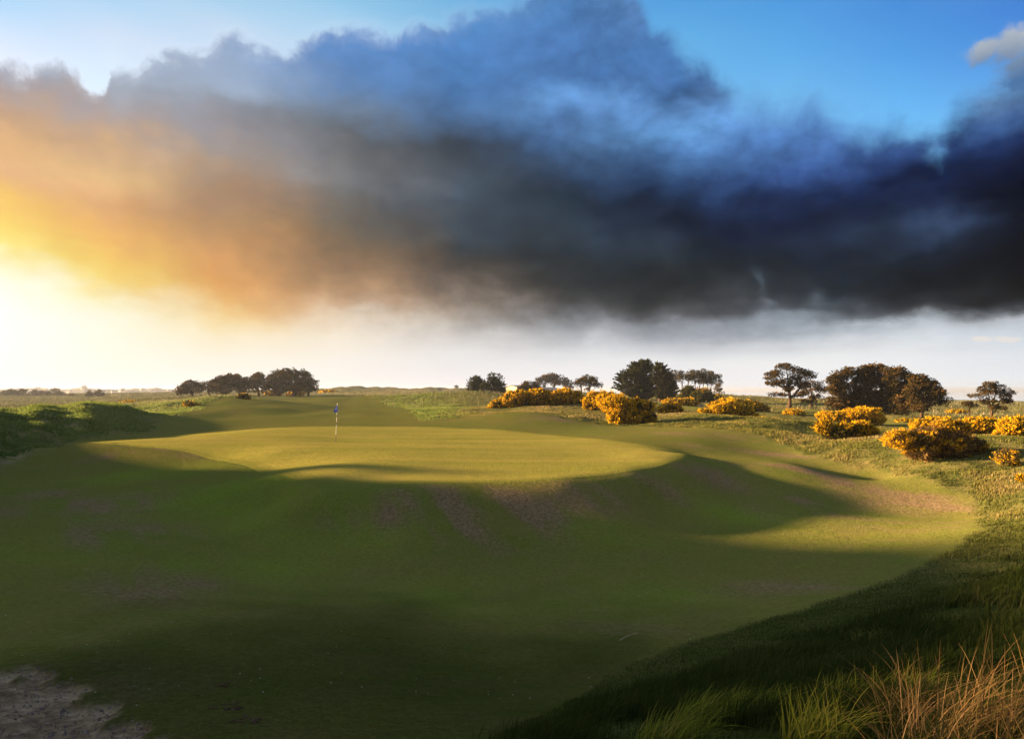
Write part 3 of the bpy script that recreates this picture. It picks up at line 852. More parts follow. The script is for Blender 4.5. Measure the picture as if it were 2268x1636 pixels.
# ---------------------------------------------------------------- trees
def ellipsoid_pts(n_, up=0.25, inner=0.3):
    d = rand_unit(n_)
    d[:, 2] = d[:, 2] + up
    d = unit(d)
    r_ = np.where(rs.random(n_) < inner, rs.uniform(.35, .85, n_), rs.uniform(.82, 1.06, n_))
    return d, r_

def pine(label, Ub, Y, lobes, group=None, mat=M_PINE, name='pine_tree', cat='tree', trunk_px=6, per=4, dens=1.0, spiky=0.0, cs_px=4.0, limbs_seen=False, forks=1, flat=0.0, Vb=None, up=0.12, knob=.5, pad_px=7.0):
    x0 = wx_(Ub, Y); z0 = float(ground(np.float64(x0), np.float64(Y)))
    if Vb is not None:
        z0 = min(z0, wz_(Vb, Y))
    root = empty(name, (x0, Y, z0 - 0.05), label, cat, group)
    s = Y / F
    cs = cs_px * s
    parts, tints, ends = [], [], []
    for q in lobes:
        U, V, ru, rv = q[:4]
        c = np.array([wx_(U, Y) - x0, PR.uniform(-.35, .35) * ru * s * 1.2, wz_(V, Y) - z0])
        rad = np.array([ru * s, ru * s * 0.85, rv * s])
        if len(q) < 5 or q[4]:
            ends.append((c, rad))
        area = 4 * math.pi * ((ru * rv) ** 1.6 / 3 + 2 * (ru * ru * .85) ** 0.8 * (ru * rv) ** 0.8 / 3) ** (1 / 1.6)
        nc = max(10, int(dens * area / (cs_px ** 2 * 0.42)))
        # crown built of needle pads: small rounded cushions set over the lobe, each a bunch of tufts
        prd = pad_px * s
        npad = max(4, int(dens * area / (pad_px ** 2 * 2.0)))
        pd, pr_ = ellipsoid_pts(npad, up, .18)
        kn = 1 + knob * fbm(pd[:, 0] * 2.4 + U, pd[:, 2] * 2.4 + pd[:, 1] * 1.7 + V, 3, 5, .6)
        pc = c + pd * (pr_ * kn)[:, None] * np.maximum(rad - prd * .25, rad * .5)
        ptn = rs.uniform(0.02, 0.72, npad)
        prr = prd * rs.uniform(.6, 1.25, npad)
        nt_ = max(8, int(2.4 * (pad_px / cs_px) ** 2 * 2.2))
        td = rand_unit(npad * nt_); td[:, 2] = td[:, 2] * .9 + .18; td = unit(td)
        i_ = np.repeat(np.arange(npad), nt_)
        cen = pc[i_] + td * prr[i_][:, None] * np.array([1.15, 1.0, .72]) * rs.uniform(.55, 1.05, len(i_))[:, None]
        m = per
        cc = np.repeat(cen, m, 0); dd = np.repeat(unit(td + pd[i_] * .5), m, 0)
        ax = unit(dd * (0.7 + spiky) + rand_unit(len(cc)) * 0.7 + np.array([0, 0, 0.22 + spiky * 0.6]))
        L = cs * rs.uniform(.5, 1.05, len(cc)) * (1 + spiky)
        parts.append(kites(cc + rand_unit(len(cc)) * cs * 0.2, ax, L, cs * rs.uniform(.13, .24, len(cc)) * (1 - 0.35 * min(spiky, 1))))
        tints.append(np.clip(np.repeat(ptn[i_] + .22 * (td[:, 2] - .2) + rs.normal(size=len(i_)) * .08, m) + rs.normal(size=len(cc)) * 0.08, 0, 1))
    leaf_obj('crown', parts, mat, root, tints)
    # trunk with limbs running to the lobes
    tr = trunk_px * s * 0.5
    cz = np.mean([e[0][2] for e in ends]); cx = np.mean([e[0][0] for e in ends])
    top = max(e[0][2] for e in ends)
    fork = max(0.12 * top, min(e[0][2] - e[1][2] for e in ends) * 0.75)
    if limbs_seen: fork = 0.22 * top
    def trunk(xs, lean):
        k = np.linspace(0, 1, 9)
        px = xs + lean * k ** 1.5 + np.sin(k * 5 + xs) * tr * 0.35
        pz = k * (fork + 0.55 * (top - fork))
        py = np.sin(k * 4 + 1 + xs) * tr * 0.4
        pts = np.stack([px, py, pz], -1); pts[0, 2] -= 0.3
        rr = tr * (1 - 0.7 * k); rr[0] *= 1.45
        return pts, rr
    base_pts = []
    tl = []
    for i in range(forks):
        xs = (i - (forks - 1) / 2) * tr * 3.2
        p_, r_ = trunk(xs, (cx - 0) * 0.8 + xs * 1.2)
        base_pts.append(p_); tl.append(tube(p_, r_, 8, 0.05))
    tubes_mesh('trunk', tl, M_BARK, root)
    for i, (c, rad) in enumerate(ends):
        bp_ = base_pts[i % forks]
        k0 = PR.uniform(.35, .8)
        j = k0 * (len(bp_) - 1); a0 = bp_[int(j)]
        tip = c + np.array([PR.uniform(-.3, .3) * rad[0], 0, PR.uniform(-.2, .3) * rad[2]])
        k = np.linspace(0, 1, 7)[:, None]
        mid = (a0 + tip) / 2 + np.array([0, 0, -0.12 * abs(tip[0] - a0[0])])
        pth = (1 - k) ** 2 * a0 + 2 * k * (1 - k) * mid + k ** 2 * tip
        pth[1:-1] += rs.normal(size=(5, 3)) * tr * 0.35
        rr = tr * (0.46 - 0.36 * k[:, 0])
        pieces = [tube(pth, rr, 6, 0.05)]
        if limbs_seen:
            for _ in range(4):
                e = c + rand_unit(1)[0] * rad * 0.85
                st = pth[PR.randint(3, 5)]
                kk = np.linspace(0, 1, 5)[:, None]
                pieces.append(tube(st * (1 - kk) + e * kk + np.array([0, 0, -.06]) * np.sin(kk * 3.1) * rad[0], tr * np.linspace(.2, .05, 5), 5))
        tubes_mesh('limb', pieces, M_BARK, root)
    return root

G_LEFT = 'dark pines in the clump left of the blue flag'
pine('low dark pine at the left end of the clump left of the blue flag', 425, 172, [(405,866,16,9),(425,857,20,13),(444,860,10,11)], G_LEFT, dens=1.5)
pine('small gap-filling pine second from the left in the dark clump left of the flag', 462, 178, [(459,855,11,8),(467,862,8,9)], G_LEFT, dens=1.5)
pine('broad dark pine third from the left in the clump left of the flag', 492, 170, [(490,849,19,15),(477,859,12,13),(505,845,17,14),(495,862,15,12)], G_LEFT, dens=1.5)
pine('rounded dark pine in the middle of the clump, left of its narrow gap', 530, 172, [(525,844,18,14),(541,854,14,16),(530,862,16,10)], G_LEFT, dens=1.5)
pine('separate upright dark pine standing in the gap of the clump left of the flag', 572, 174, [(570,841,17,14),(560,855,12,14),(583,857,10,12)], G_LEFT, dens=1.5)
pine('tall dark pine with brown-lit left side in the clump left of the flag', 618, 170, [(612,843,19,19),(632,831,17,12),(600,857,12,12),(622,858,14,12)], G_LEFT, dens=1.5)
pine('tallest dark domed pine second from the right end of the clump left of the flag', 650, 168, [(648,838,19,20),(656,858,14,12),(640,859,12,10)], G_LEFT, dens=1.5)
pine('dark pine at the right end of the clump left of the blue flag', 682, 172, [(673,839,17,16),(690,855,12,14),(678,860,12,10)], G_LEFT, dens=1.5)

G_FAR = 'distant hazy trees along the far left of the course'
GLK = dict(dens=1.4)
fk = dict(group=G_FAR, per=4, cs_px=2.6, pad_px=4, trunk_px=2.4)
pine('hazy tree cut by the left edge of the picture in the distant row', 2, 340, [(0,875,8,8)], **fk)
pine('hazy umbrella-shaped pine with bare trunk in the distant row on the left', 18, 335, [(11,870,8,5),(25,864,7,2.6),(20,868,9,4)], **fk)
pine('hazy two-humped dark tree next to the umbrella pine in the distance', 44, 340, [(36,874,11,8),(50,867,9,7),(55,876,7,7)], **fk)
pine('small rounded hazy tree in the middle of the distant left row', 80, 345, [(80,870,9,7),(84,877,9,6)], **fk)
pine('low spreading hazy tree left of the tallest one in the distant left row', 104, 342, [(104,874,11,8)], **fk)
pine('tallest hazy tree at the right end of the distant left row', 126, 338, [(122,867,8,7),(130,875,11,8),(138,879,8,5)], **fk)
pine('lone round bush-like tree in the gap below the hazy hill', 160, 330, [(160,877,8,5)], **fk)
pine('smaller left tree of the distant pair under the hazy hill', 200, 300, [(202,872,7,6),(196,877,6,4)], **fk)
pine('larger square-topped right tree of the distant pair under the hazy hill', 221, 300, [(221,868,8,6),(221,875,10,6)], **fk)

G_MID = 'dark conifers around the grey building'
pine('bushy dark conifer left of the pointed one beside the cream wall', 1055, 152, [(1054,846,15,11),(1048,860,12,12),(1062,858,13,13),(1053,869,15,8)], G_MID, mat=M_CYP, spiky=.5)
pine('pointed dark conifer right beside the cream gable wall', 1095, 150, [(1092,834,7,10),(1088,848,14,13),(1103,848,12,12),(1078,862,12,13),(1098,864,20,12),(1113,860,7,12)], G_MID, mat=M_CYP, spiky=.55)
pine('low dark pine growing in front of the long grey roof', 1173, 160, [(1168,853,14,9),(1184,857,10,9),(1160,858,9,7),(1176,863,16,6)], G_MID)
pine('flat-topped pine at the left of the clump behind the grey roof', 1208, 300, [(1203,843,12,9),(1192,846,8,9),(1212,838,12,9)], G_MID, cs_px=3.2, pad_px=5)
pine('domed pine in the centre of the clump behind the grey roof', 1226, 305, [(1222,836,15,8),(1235,841,13,9),(1228,848,12,6)], G_MID, cs_px=3.2, pad_px=5)
pine('spreading pine at the right of the clump behind the grey roof', 1252, 300, [(1250,845,11,9),(1258,850,10,8),(1258,860,9,4)], G_MID, cs_px=3.2, pad_px=5)
pine('open pine with bare trunk left of its twin, right of the grey building', 1288, 172, [(1285,845,12,8),(1278,851,8,5),(1293,841,8,7)], G_MID, cs_px=3.0, pad_px=5, trunk_px=4)
pine('rounded pine with bare trunk right of its twin, right of the grey building', 1304, 170, [(1304,839,13,8),(1312,846,13,9),(1322,853,9,6),(1300,850,10,7),(1300,862,6,3)], G_MID, cs_px=3.0, pad_px=5, trunk_px=4.5)

def cypress(label, Ub, Y, trunks, profile, group):
    """Monterey cypress: tiers of rising, feathered sprays"""
    x0 = wx_(Ub, Y); z0 = float(ground(np.float64(x0), np.float64(Y)))
    root = empty('cypress_tree', (x0, Y, z0 - .05), label, 'tree', group)
    s = Y / F
    parts, tints = [], []
    tl = []
    for ti, (Ut, Vt) in enumerate(trunks):
        k = np.linspace(0, 1, 9)
        pth = np.stack([wx_(Ut, Y) - x0 + 0.3 * np.sin(k * 3 + ti), 0.4 * np.sin(k * 2 + ti), k * (wz_(Vt, Y) - z0) - .2 * (k == 0)], -1)
        tl.append(tube(pth, 5.0 * s * (1 - .85 * k) + .03, 7, .08))
    tubes_mesh('trunk', tl, M_BARK, root)
    limbs = []
    for V, ul, ur in profile:                       # level, left and right reach
        nb = 40
        for b in range(nb):
            uc = PR.uniform(ul, ur)
            half = (ur - ul) / 2; mid = (ul + ur) / 2
            dep = math.sqrt(max(0, 1 - ((uc - mid) / half) ** 2)) * half * 0.8
            yy = PR.choice((-1, 1)) * dep * PR.uniform(.35, 1)
            uc = mid + (uc - mid) * PR.choice((1, 1, 1.1, 1.2))
            c = np.array([wx_(uc, Y) - x0, yy * s, wz_(V + PR.uniform(-2.2, 2.2), Y) - z0])
            out = np.array([(uc - mid) / half, yy / max(half, 1), 0.0])
            o = unit(out * 0.85 + np.array([0, 0, 0.28 + .5 * max(0, (832 - V) / 40)]) + rs.normal(size=3) * .12)
            Lb = PR.uniform(11, 21) * s
            st = c - o * Lb
            nk = 34
            kk = rs.uniform(0, 1, nk)
            basep = st + o * (kk[:, None] * Lb) + np.array([0, 0, .06 * Lb]) * (kk[:, None] ** 2)
            ax = unit(o * 0.9 + np.array([0, 0, .3]) + rand_unit(nk) * .55)
            parts.append(kites(basep, ax, Lb * rs.uniform(.22, .42, nk), Lb * rs.uniform(.04, .075, nk)))
            tints.append(np.clip(PR.uniform(.1, .6) + kk * .3 + rs.normal(size=nk) * .1, 0, 1))
            if b % 9 == 0:
                a0 = np.array([(st[0]) * .25, 0, st[2] * .8])
                q = np.linspace(0, 1, 5)[:, None]
                limbs.append(tube(a0 * (1 - q) + c * q, np.linspace(2.0, .4, 5) * s * .6, 5))
    for V, ul, ur in profile:                       # shaded foliage inside the tiers
        nf = int((ur - ul) * 3)
        a_ = rs.uniform(0, 2 * math.pi, nf); q_ = np.sqrt(rs.random(nf)) * .56
        hw_ = (ur - ul) / 2 * s
        cen = np.stack([wx_((ul + ur) / 2, Y) - x0 + np.cos(a_) * q_ * hw_, np.sin(a_) * q_ * hw_ * .8, wz_(V, Y) - z0 + rs.uniform(-4, 3, nf) * s], -1)
        ax = unit(np.stack([np.cos(a_), np.sin(a_), np.full(nf, .6)], -1) + rand_unit(nf) * .7)
        parts.append(kites(cen, ax, rs.uniform(3, 6, nf) * s, rs.uniform(.8, 1.4, nf) * s)); tints.append(rs.uniform(0, .6, nf))
    leaf_obj('crown', parts, M_CYP, root, tints)
    tubes_mesh('limb', limbs, M_BARK, root)
    return root
G_CYP = 'spiky cypresses behind the gorse'
cypress('broad spiky dark cypress with two trunks, larger of the pair', 1420, 145, [(1411,815),(1430,803)],
        [(801,1416,1440),(806,1398,1446),(812,1392,1450),(818,1388,1452),(824,1374,1452),(830,1368,1454),(836,1368,1456),(842,1368,1458),(848,1366,1458),(854,1364,1458),(860,1366,1460),(866,1376,1460),(871,1385,1456),(876,1395,1450)], G_CYP)
cypress('narrower spiky dark cypress, right-hand of the pair', 1463, 140, [(1462,810)],
        [(807,1454,1466),(813,1450,1474),(819,1448,1480),(825,1447,1484),(831,1447,1488),(837,1447,1490),(843,1448,1492),(849,1448,1494),(855,1450,1498),(861,1450,1500),(867,1450,1502),(873,1452,1500),(879,1454,1494)], G_CYP)

G_SCOTS = 'tall bare-trunked pines right of the cypresses'
scots = [
 (1499, [(1496,831,10,9),(1506,829,8,8),(1492,838,7,6)], 'leftmost tall thin pine, crown half hidden by the narrow cypress', 188),
 (1510, [(1509,838,9,8),(1514,834,7,6)], 'thin pine second from the left among the tall bare-trunked pines', 184),
 (1523, [(1524,830,9,8),(1529,838,10,8)], 'tall pine third from the left among the bare-trunked pines', 186),
 (1540, [(1536,826,9,8),(1540,838,12,10)], 'tall pine with the pointed top in the bare-trunked group', 183),
 (1548, [(1550,832,10,9),(1549,845,10,7)], 'slender pine just right of the pointed one in the bare-trunked group', 188),
 (1557, [(1557,827,11,9),(1560,842,11,8)], 'tall domed pine at the centre of the bare-trunked group', 182),
 (1566, [(1569,829,10,8),(1566,842,10,7)], 'slim pine right of the domed centre one in the bare-trunked group', 187),
 (1574, [(1578,833,10,9),(1575,846,9,6)], 'pine third from the right in the bare-trunked group', 184),
 (1581, [(1588,838,9,9),(1592,848,8,7)], 'dark pine second from the right in the bare-trunked group', 188),
 (1594, [(1591,857,7,7),(1593,867,8,7),(1597,875,8,4)], 'short pine with low branches at the right end of the bare-trunked group', 180),
]
for Ub, lb, lab, Y in scots:
    pine(lab, Ub, Y, lb, G_SCOTS, mat=M_SCOTS, cs_px=3.0, pad_px=4.6, trunk_px=2.6, dens=.85)

G_RIGHT = 'big wind-shaped pines on the right'
pine('spreading pine with open layered crown and thick trunk, standing apart left of the big clump', 1749, 105,
     [(1737,814,20,9),(1717,829,20,8),(1768,825,20,11),(1789,834,15,12),(1722,849,24,6),(1749,842,20,8),(1779,853,18,8),(1725,873,16,3.6),(1773,873,15,5),(1707,838,12,5),(1750,860,14,5)], G_RIGHT, trunk_px=9, limbs_seen=True, cs_px=3.4, pad_px=6, dens=.9)
pine('smaller leaning pine between the open layered pine and the big clump', 1796, 108,
     [(1803,853,17,9),(1819,861,13,8),(1789,866,13,7),(1811,879,15,5),(1779,888,9,3.5),(1800,889,10,3)], G_RIGHT, trunk_px=7, limbs_seen=True, cs_px=3.4, pad_px=6, dens=.9)
pine('dense brown-green pine at the left of the big rounded clump', 1862, 88,
     [(1848,842,17,13),(1866,833,19,12),(1848,863,19,14),(1864,886,25,14),(1883,822,15,9),(1866,860,19,15),(1875,900,22,13),(1850,898,14,9)], G_RIGHT, trunk_px=8, cs_px=4.0, pad_px=8.5, knob=.45, dens=1.5, up=.05)
pine('broadest and tallest pine at the top of the big rounded clump', 1925, 88,
     [(1929,819,27,11),(1943,843,32,17),(1910,849,25,16),(1929,876,32,15),(1957,886,26,15),(1903,830,16,12),(1900,890,22,15),(1935,902,30,14),(1965,850,16,16),(1890,868,18,14)], G_RIGHT, trunk_px=9, cs_px=4.0, pad_px=8.5, knob=.45, dens=1.5, up=.05)
pine('dense pine right of the tallest one in the big clump', 1985, 86,
     [(1975,822,21,11),(2000,836,18,12),(1995,861,25,15),(1982,887,26,15),(1970,845,18,14),(1990,905,24,12),(2015,880,16,16),(2013,858,16,17),(1975,868,18,14)], G_RIGHT, trunk_px=8, cs_px=4.0, pad_px=8.5, knob=.45, dens=1.5, up=.05)
pine('pine with low reaching branches at the right end of the big clump', 2041, 80,
     [(2034,838,17,10),(2057,852,19,11),(2030,862,21,14),(2078,873,16,11),(2091,889,11,8),(2057,886,24,13),(2030,900,20,10),(2040,846,16,10),(2060,870,22,13),(2022,880,14,14)], G_RIGHT, trunk_px=8, cs_px=4.0, pad_px=8.5, knob=.45, dens=1.5, up=.05)
pine('lone pine with see-through layered branches near the right edge', 2195, 75,
     [(2191,852,18,8),(2212,858,13,7),(2196,868,20,6),(2163,875,14,3.2),(2234,868,13,7),(2233,888,14,6),(2183,887,17,4.5),(2209,902,18,5),(2176,860,9,5),(2222,878,12,4)], G_RIGHT, trunk_px=6, limbs_seen=True, cs_px=3.2, pad_px=5.5, dens=.9)
pine('very small flat-topped pine left of the lone layered pine', 2147, 90,
     [(2139,893,9,3.6),(2151,897,10,4.5),(2147,891,7,3)], G_RIGHT, trunk_px=3, cs_px=2.6, pad_px=4)
pine('tiny dark bush on the skyline of the distant dunes', 1010, 372, [(1010,856,5,2.6)], None, cs_px=1.6, pad_px=2.2, trunk_px=1.5, name='shrub', cat='bush')

# ---------------------------------------------------------------- gorse
def gorse(label, Y, lobes, group, fl=0.85, brown=0.0, name='gorse_bush', cat='gorse bush', fmat=M_GORSE_F, lmat=M_GORSE_L, sp=2.6, stems=0, keep=False):
    Uc = float(np.mean([q[0] for q in lobes]))
    x0 = wx_(Uc, Y); z0 = float(ground(np.float64(x0), np.float64(Y)))
    zmin = min(wz_(V + rv, Y) for U, V, ru, rv, *_ in lobes)
    s = Y / F
    gap = zmin - z0
    lift = 0.0 if gap < 0 else -min(14 * s, gap + .1)
    if abs(gap) > 9 * s and DEBUG: print('GORSE gap px %.1f  %s' % (gap / s, label[:50]))
    root = empty(name, (x0, Y, z0), label, cat, group)
    fparts, ft, lparts, lt, bparts, bt = [], [], [], [], [], []
    for q in lobes:
        U, V, ru, rv = q[:4]; f_ = q[4] if len(q) > 4 else fl
        c = np.array([wx_(U, Y) - x0, PR.uniform(-.3, .3) * ru * s, wz_(V, Y) - z0 + lift])
        rad = np.array([ru * s, ru * s * .8, rv * s])
        area = 4 * math.pi * (((ru * rv) ** 1.6 + (ru * ru * .8) ** 1.6 + (.8 * ru * rv) ** 1.6) / 3) ** (1 / 1.6)
        ns = int(1.35 * area / (sp * sp)) + 12
        d_ = rand_unit(ns); d_[:, 2] = np.maximum(d_[:, 2], -.75) + .12; d_ = unit(d_)
        kn = (1 + 0.55 * fbm(d_[:, 0] * 2.6 + U * .37, d_[:, 2] * 2.6 + d_[:, 1] * 2.2 + V * .21, 4, 9, .62)) * (1 + .10 * np.abs(rs.normal(size=ns)) - .05)
        pt = c + d_ * kn[:, None] * rad
        # blossom comes in patches: bare where the noise is low
        pn = fbm(pt[:, 0] * 2.0 / max(s * 27, .3) + U, pt[:, 2] * 2.4 / max(s * 27, .3) + pt[:, 1] * 1.5, 3, 13, .6)
        has = pn < (f_ - 0.5) * 1.05 + 0.06
        if f_ >= .99: has[:] = True
        if f_ <= .01: has[:] = False
        ax = unit(d_ * .8 + np.array([0, 0, .75]) + rs.normal(size=(ns, 3)) * .28)
        L = s * rs.uniform(3.2, 6.6, ns)
        # blossom spikes: a few fat petals up the stem
        p_, a_, l_ = pt[has], ax[has], L[has]
        if len(p_):
            m = 8
            h = np.tile(np.linspace(0, .95, m), len(p_))
            bp_ = np.repeat(p_, m, 0) + np.repeat(a_ * l_[:, None], m, 0) * h[:, None]
            aa = unit(rand_unit(len(bp_)) + np.repeat(a_, m, 0) * .6)
            fparts.append(kites(bp_, aa, s * rs.uniform(1.5, 2.7, len(bp_)), s * rs.uniform(.55, 1.0, len(bp_))))
            ft.append(np.clip(np.repeat(rs.uniform(.25, .9, len(p_)), m) + rs.normal(size=len(bp_)) * .15, 0, 1))
        # green shoots under and between
        m = 5
        pin = c + d_ * (kn * rs.uniform(.72, .97, ns))[:, None] * rad
        bb = np.repeat(pin, m, 0) + rs.normal(size=(ns * m, 3)) * s * 1.6
        aa = unit(np.repeat(ax, m, 0) + rand_unit(ns * m) * .6)
        isb = np.repeat(rs.random(ns) < brown, m)
        k1 = kites(bb[~isb], aa[~isb], s * rs.uniform(3, 7, (~isb).sum()), s * rs.uniform(.5, 1.0, (~isb).sum()))
        lparts.append(k1); lt.append(rs.uniform(0, 1, (~isb).sum()))
        if isb.any():
            bparts.append(kites(bb[isb], aa[isb], s * rs.uniform(3, 8, isb.sum()), s * rs.uniform(.35, .8, isb.sum()))); bt.append(rs.uniform(0, 1, isb.sum()))
    if fparts: leaf_obj('blossom', fparts, fmat, root, ft)
    leaf_obj('foliage', lparts, lmat, root, lt)
    if bparts: leaf_obj('dead_foliage', bparts, M_GORSE_B, root, bt)
    if stems:
        tl = []
        for i in range(stems):
            q = PR.choice(lobes)
            e = np.array([wx_(q[0], Y) - x0, 0, wz_(q[1], Y) - z0 + lift]) + rand_unit(1)[0] * np.array([q[2], q[2] * .8, q[3]]) * s * PR.uniform(.5, .98)
            st = np.array([e[0] * .6, e[1] * .3, -.1]); kq = np.linspace(0, 1, 6)[:, None]
            pth = st * (1 - kq) + e * kq + rs.normal(size=(6, 3)) * .04
            tl.append(tube(pth, np.linspace(.03, .008, 6), 5))
        tubes_mesh('stems', tl, M_BARK, root)
    return root
GB = 'yellow gorse along the bank in the middle of the picture'
gorse('low left tail of blooming gorse running down the bank', 70, [(1104,897,14,8,.8),(1092,904,8,4,.95),(1118,892,12,9,.7)], GB)
gorse('rounded gorse with dark gaps, left half of the gorse bank under the cream wall', 70, [(1138,885,20,15,.75),(1150,874,15,8,.85),(1128,890,14,10,.8)], GB)
gorse('dark green nearly flowerless gorse between two yellow ones on the bank', 71, [(1168,889,13,14,.35)], GB)
gorse('gorse with low yellow top and brown hollows, below the grey roof', 70, [(1194,884,20,14,.7),(1193,873,22,7,.85),(1212,887,12,10,.85)], GB)
gorse('brightest dome of yellow gorse below the right end of the grey roof', 71, [(1248,879,25,15,.92),(1273,884,17,12,.75),(1224,889,12,9,.9)], GB)
gorse('tall orange-yellow gorse left of and behind the big front bush', 64, [(1321,884,21,15,.72),(1308,895,13,11,.75),(1333,878,14,10,.8)], GB)
gorse('yellow-topped gorse directly left of the cypress trunks', 61, [(1346,884,20,15,.85),(1352,898,14,12,.7)], GB)
gorse('largest bright gorse bush tumbling down the bank right of the green', 51, [(1368,896,25,17,.92),(1371,921,21,15,.85),(1404,925,25,17,.85),(1418,902,23,15,.45),(1395,905,20,15,.6),(1438,926,12,13,.55)], GB)
gorse('small half-green gorse alone on the bank right of the largest bush', 60, [(1486,906,19,10,.5),(1470,908,11,7,.8),(1500,910,10,7,.2)], GB)
gorse('orange gorse hedge behind, at the foot of the dark thicket', 108, [(1495,893,18,6,.8),(1525,894,16,7,.85),(1480,892,10,4,.6)], GB)
gorse('long low gorse hedge behind the bush with the small signboard', 85, [(1588,896,16,6,.8),(1619,891,22,7,.85),(1660,897,22,8,.75),(1686,904,12,6,.5)], GB)
gorse('wide bright gorse bush right of the small signboard', 57, [(1594,911,18,12,.88),(1619,909,23,14,.9),(1645,914,18,11,.82),(1667,925,10,8,.7),(1562,913,12,3.5,.8)], GB)
gorse('small straggling gorse trailing to the right of the wide bright bush', 52, [(1691,932,10,5,.7),(1709,934,13,4,.75)], GB)
GR = 'yellow gorse on the right below the pines'
gorse('little round gorse dome under the open layered pine', 80, [(1755,918,20,7,.75)], GR)
gorse('broad bright yellow gorse mound below the left of the big pine clump', 60, [(1848,918,28,8,.85),(1908,914,34,13,.95),(1883,930,17,7,.9),(1935,924,19,9,.8)], GR)
gorse('green gorse with yellow only along its crown, in the middle of the right bank', 36, [(1822,946,15,13,.85),(1864,958,28,19,.28),(1905,950,22,14,.75),(1928,962,14,11,.6),(1845,966,20,12,.2)], GR, sp=2.9, stems=8)
gorse('tiny orange gorse on the grass right of the broad yellow mound', 70, [(2001,928,12,4,.75)], GR)
gorse('front row of yellow gorse behind the brown bush, left part', 46, [(2041,936,22,10,.9),(2076,932,27,10,.92),(2110,938,24,10,.85),(2136,943,18,10,.85)], GR)
gorse('middle stretch of the yellow gorse hedge below the lone pine', 42, [(2138,950,22,12,.9),(2162,943,29,14,.88),(2190,952,24,16,.75),(2205,946,20,12,.9)], GR)
gorse('dense bright gorse cut by the right edge of the picture', 37, [(2236,947,27,17,.92),(2223,968,20,14,.88),(2255,970,22,15,.9),(2268,940,20,13,.9)], GR, sp=2.8)
gorse('large brown half-dead gorse with scattered yellow, nearest on the right bank', 27, [(1993,974,28,17,.7),(2049,968,29,19,.2),(2103,978,33,23,.16),(2154,990,27,19,.08),(2036,1000,31,18,.2),(2116,1010,33,18,.1),(2167,1014,21,14,.04),(2089,944,20,9,.9),(2128,945,16,9,.7)], GR, brown=.8, sp=3.0, stems=34)
gorse('sparse pale orange gorse low in the grass right of the brown bush', 25, [(2231,1013,22,17,.45),(2240,1028,16,10,.3)], GR, brown=.5, sp=4.2, stems=6)
gorse('small orange gorse at the right edge, lowest on the bank', 22, [(2263,1046,11,8,.75)], GR, sp=3.2)
GL = 'small gorse patches on the left dunes'
gorse('orange gorse smear on the plain behind the end of the left dune', 118, [(288,893,14,3.4,.9)], GL)
gorse('small yellow gorse in the marram of the second dune', 86, [(419,897,9,5,.55),(432,900,8,4,.25)], GL)
gorse('dark gorse at the right tip of the second dune', 95, [(538,880,9,5,.25),(548,882,6,3.5,.35)], GL)
gorse('dull orange gorse under the pines right of the gap', 182, [(605,873,13,3.5,.8)], GL)
gorse('dull orange gorse under the right end of the pine clump', 182, [(655,872,16,4,.8)], GL)
gorse('thin orange gorse streak below the distant dunes', 255, [(727,869,14,1.4,.9)], GL)
gorse('thin orange gorse strip on the far dune between the pine clump and the lone pine', 112, [(2122,914,18,2,.85)], GR)
gorse('pale blossoming hawthorn low behind the gorse under the lone pine', 66, [(2206,927,13,4,.7),(2222,929,10,3,.6)], None, name='hawthorn_bush', cat='bush', fmat=M_HAW, lmat=M_SHRUB)
GS = 'dark thicket under the tall bare-trunked pines'
gorse('dark shrub with a rounded top at the left of the thicket under the tall pines', 130, [(1527,868,13,11,0),(1518,884,14,13,.1)], GS, name='shrub', cat='shrub', lmat=M_SHRUB)
gorse('dull yellow-green shrub in the middle of the thicket under the tall pines', 128, [(1556,879,21,14,.1),(1545,892,16,9,.05)], GS, name='shrub', cat='shrub', lmat=M_SHRUB)
gorse('dark green shrub sloping down at the right of the thicket under the tall pines', 132, [(1588,888,16,10,.08),(1574,893,18,8,0),(1603,893,8,5,.15)], GS, name='shrub', cat='shrub', lmat=M_SHRUB)
# ---------------------------------------------------------------- flagstick on the green
def plain(name, c, rough=0.5, metal=0.0, var=0.12, scale=6.0):
    m, t = new_mat(name)
    p_ = t.n('ShaderNodeBsdfPrincipled')
    geo = t.n('ShaderNodeNewGeometry')
    nz = t.noise(Sk(t, geo.outputs['Position']), scale, 4, 0.6)
    col = t.vmath('SCALE', t.mix(0.0, c, c), scale=t.maprange(nz, .3, .7, 1 - var, 1 + var))
    t.put(p_.inputs['Base Color'], col)
    p_.inputs['Roughness'].default_value = rough
    p_.inputs['Metallic'].default_value = metal
    finish(t, p_.outputs[0])
    return m
M_WHITE = plain('white_paint', (.55, .53, .50), .4)
M_BLACK = plain('black_paint', (.018, .016, .015), .4)
M_BLUE = plain('blue_cloth', (.06, .17, .80), .8)
M_RED = plain('red_cloth', (.40, .03, .02), .8)
M_EMB = plain('pale_print', (.42, .46, .62), .8)
M_CUP = plain('cup_shade', (.02, .02, .02), .8)
M_WOOD = plain('weathered_wood', (.11, .075, .05), .8, var=.3)
M_BOARD = plain('grey_board', (.22, .22, .23), .6)
M_CREAM = plain('cream_cladding', (.32, .27, .19), .7, var=.06, scale=.6)
M_GREYW = plain('grey_cladding', (.055, .062, .068), .6, var=.1, scale=.5)
M_ROOF = plain('grey_roof', (.14, .15, .16), .45, var=.1, scale=.4)
M_SKYL = plain('pale_roof_sheet', (.55, .56, .57), .35)
M_GLASS = plain('dark_window', (.03, .035, .04), .15)
M_HOUSE = plain('house_render', (.42, .40, .38), .8, var=.15, scale=.02)
M_HROOF = plain('house_roof', (.16, .12, .10), .8, var=.2, scale=.02)
M_STRAW = plain('dry_stalk', (.32, .25, .15), .8)
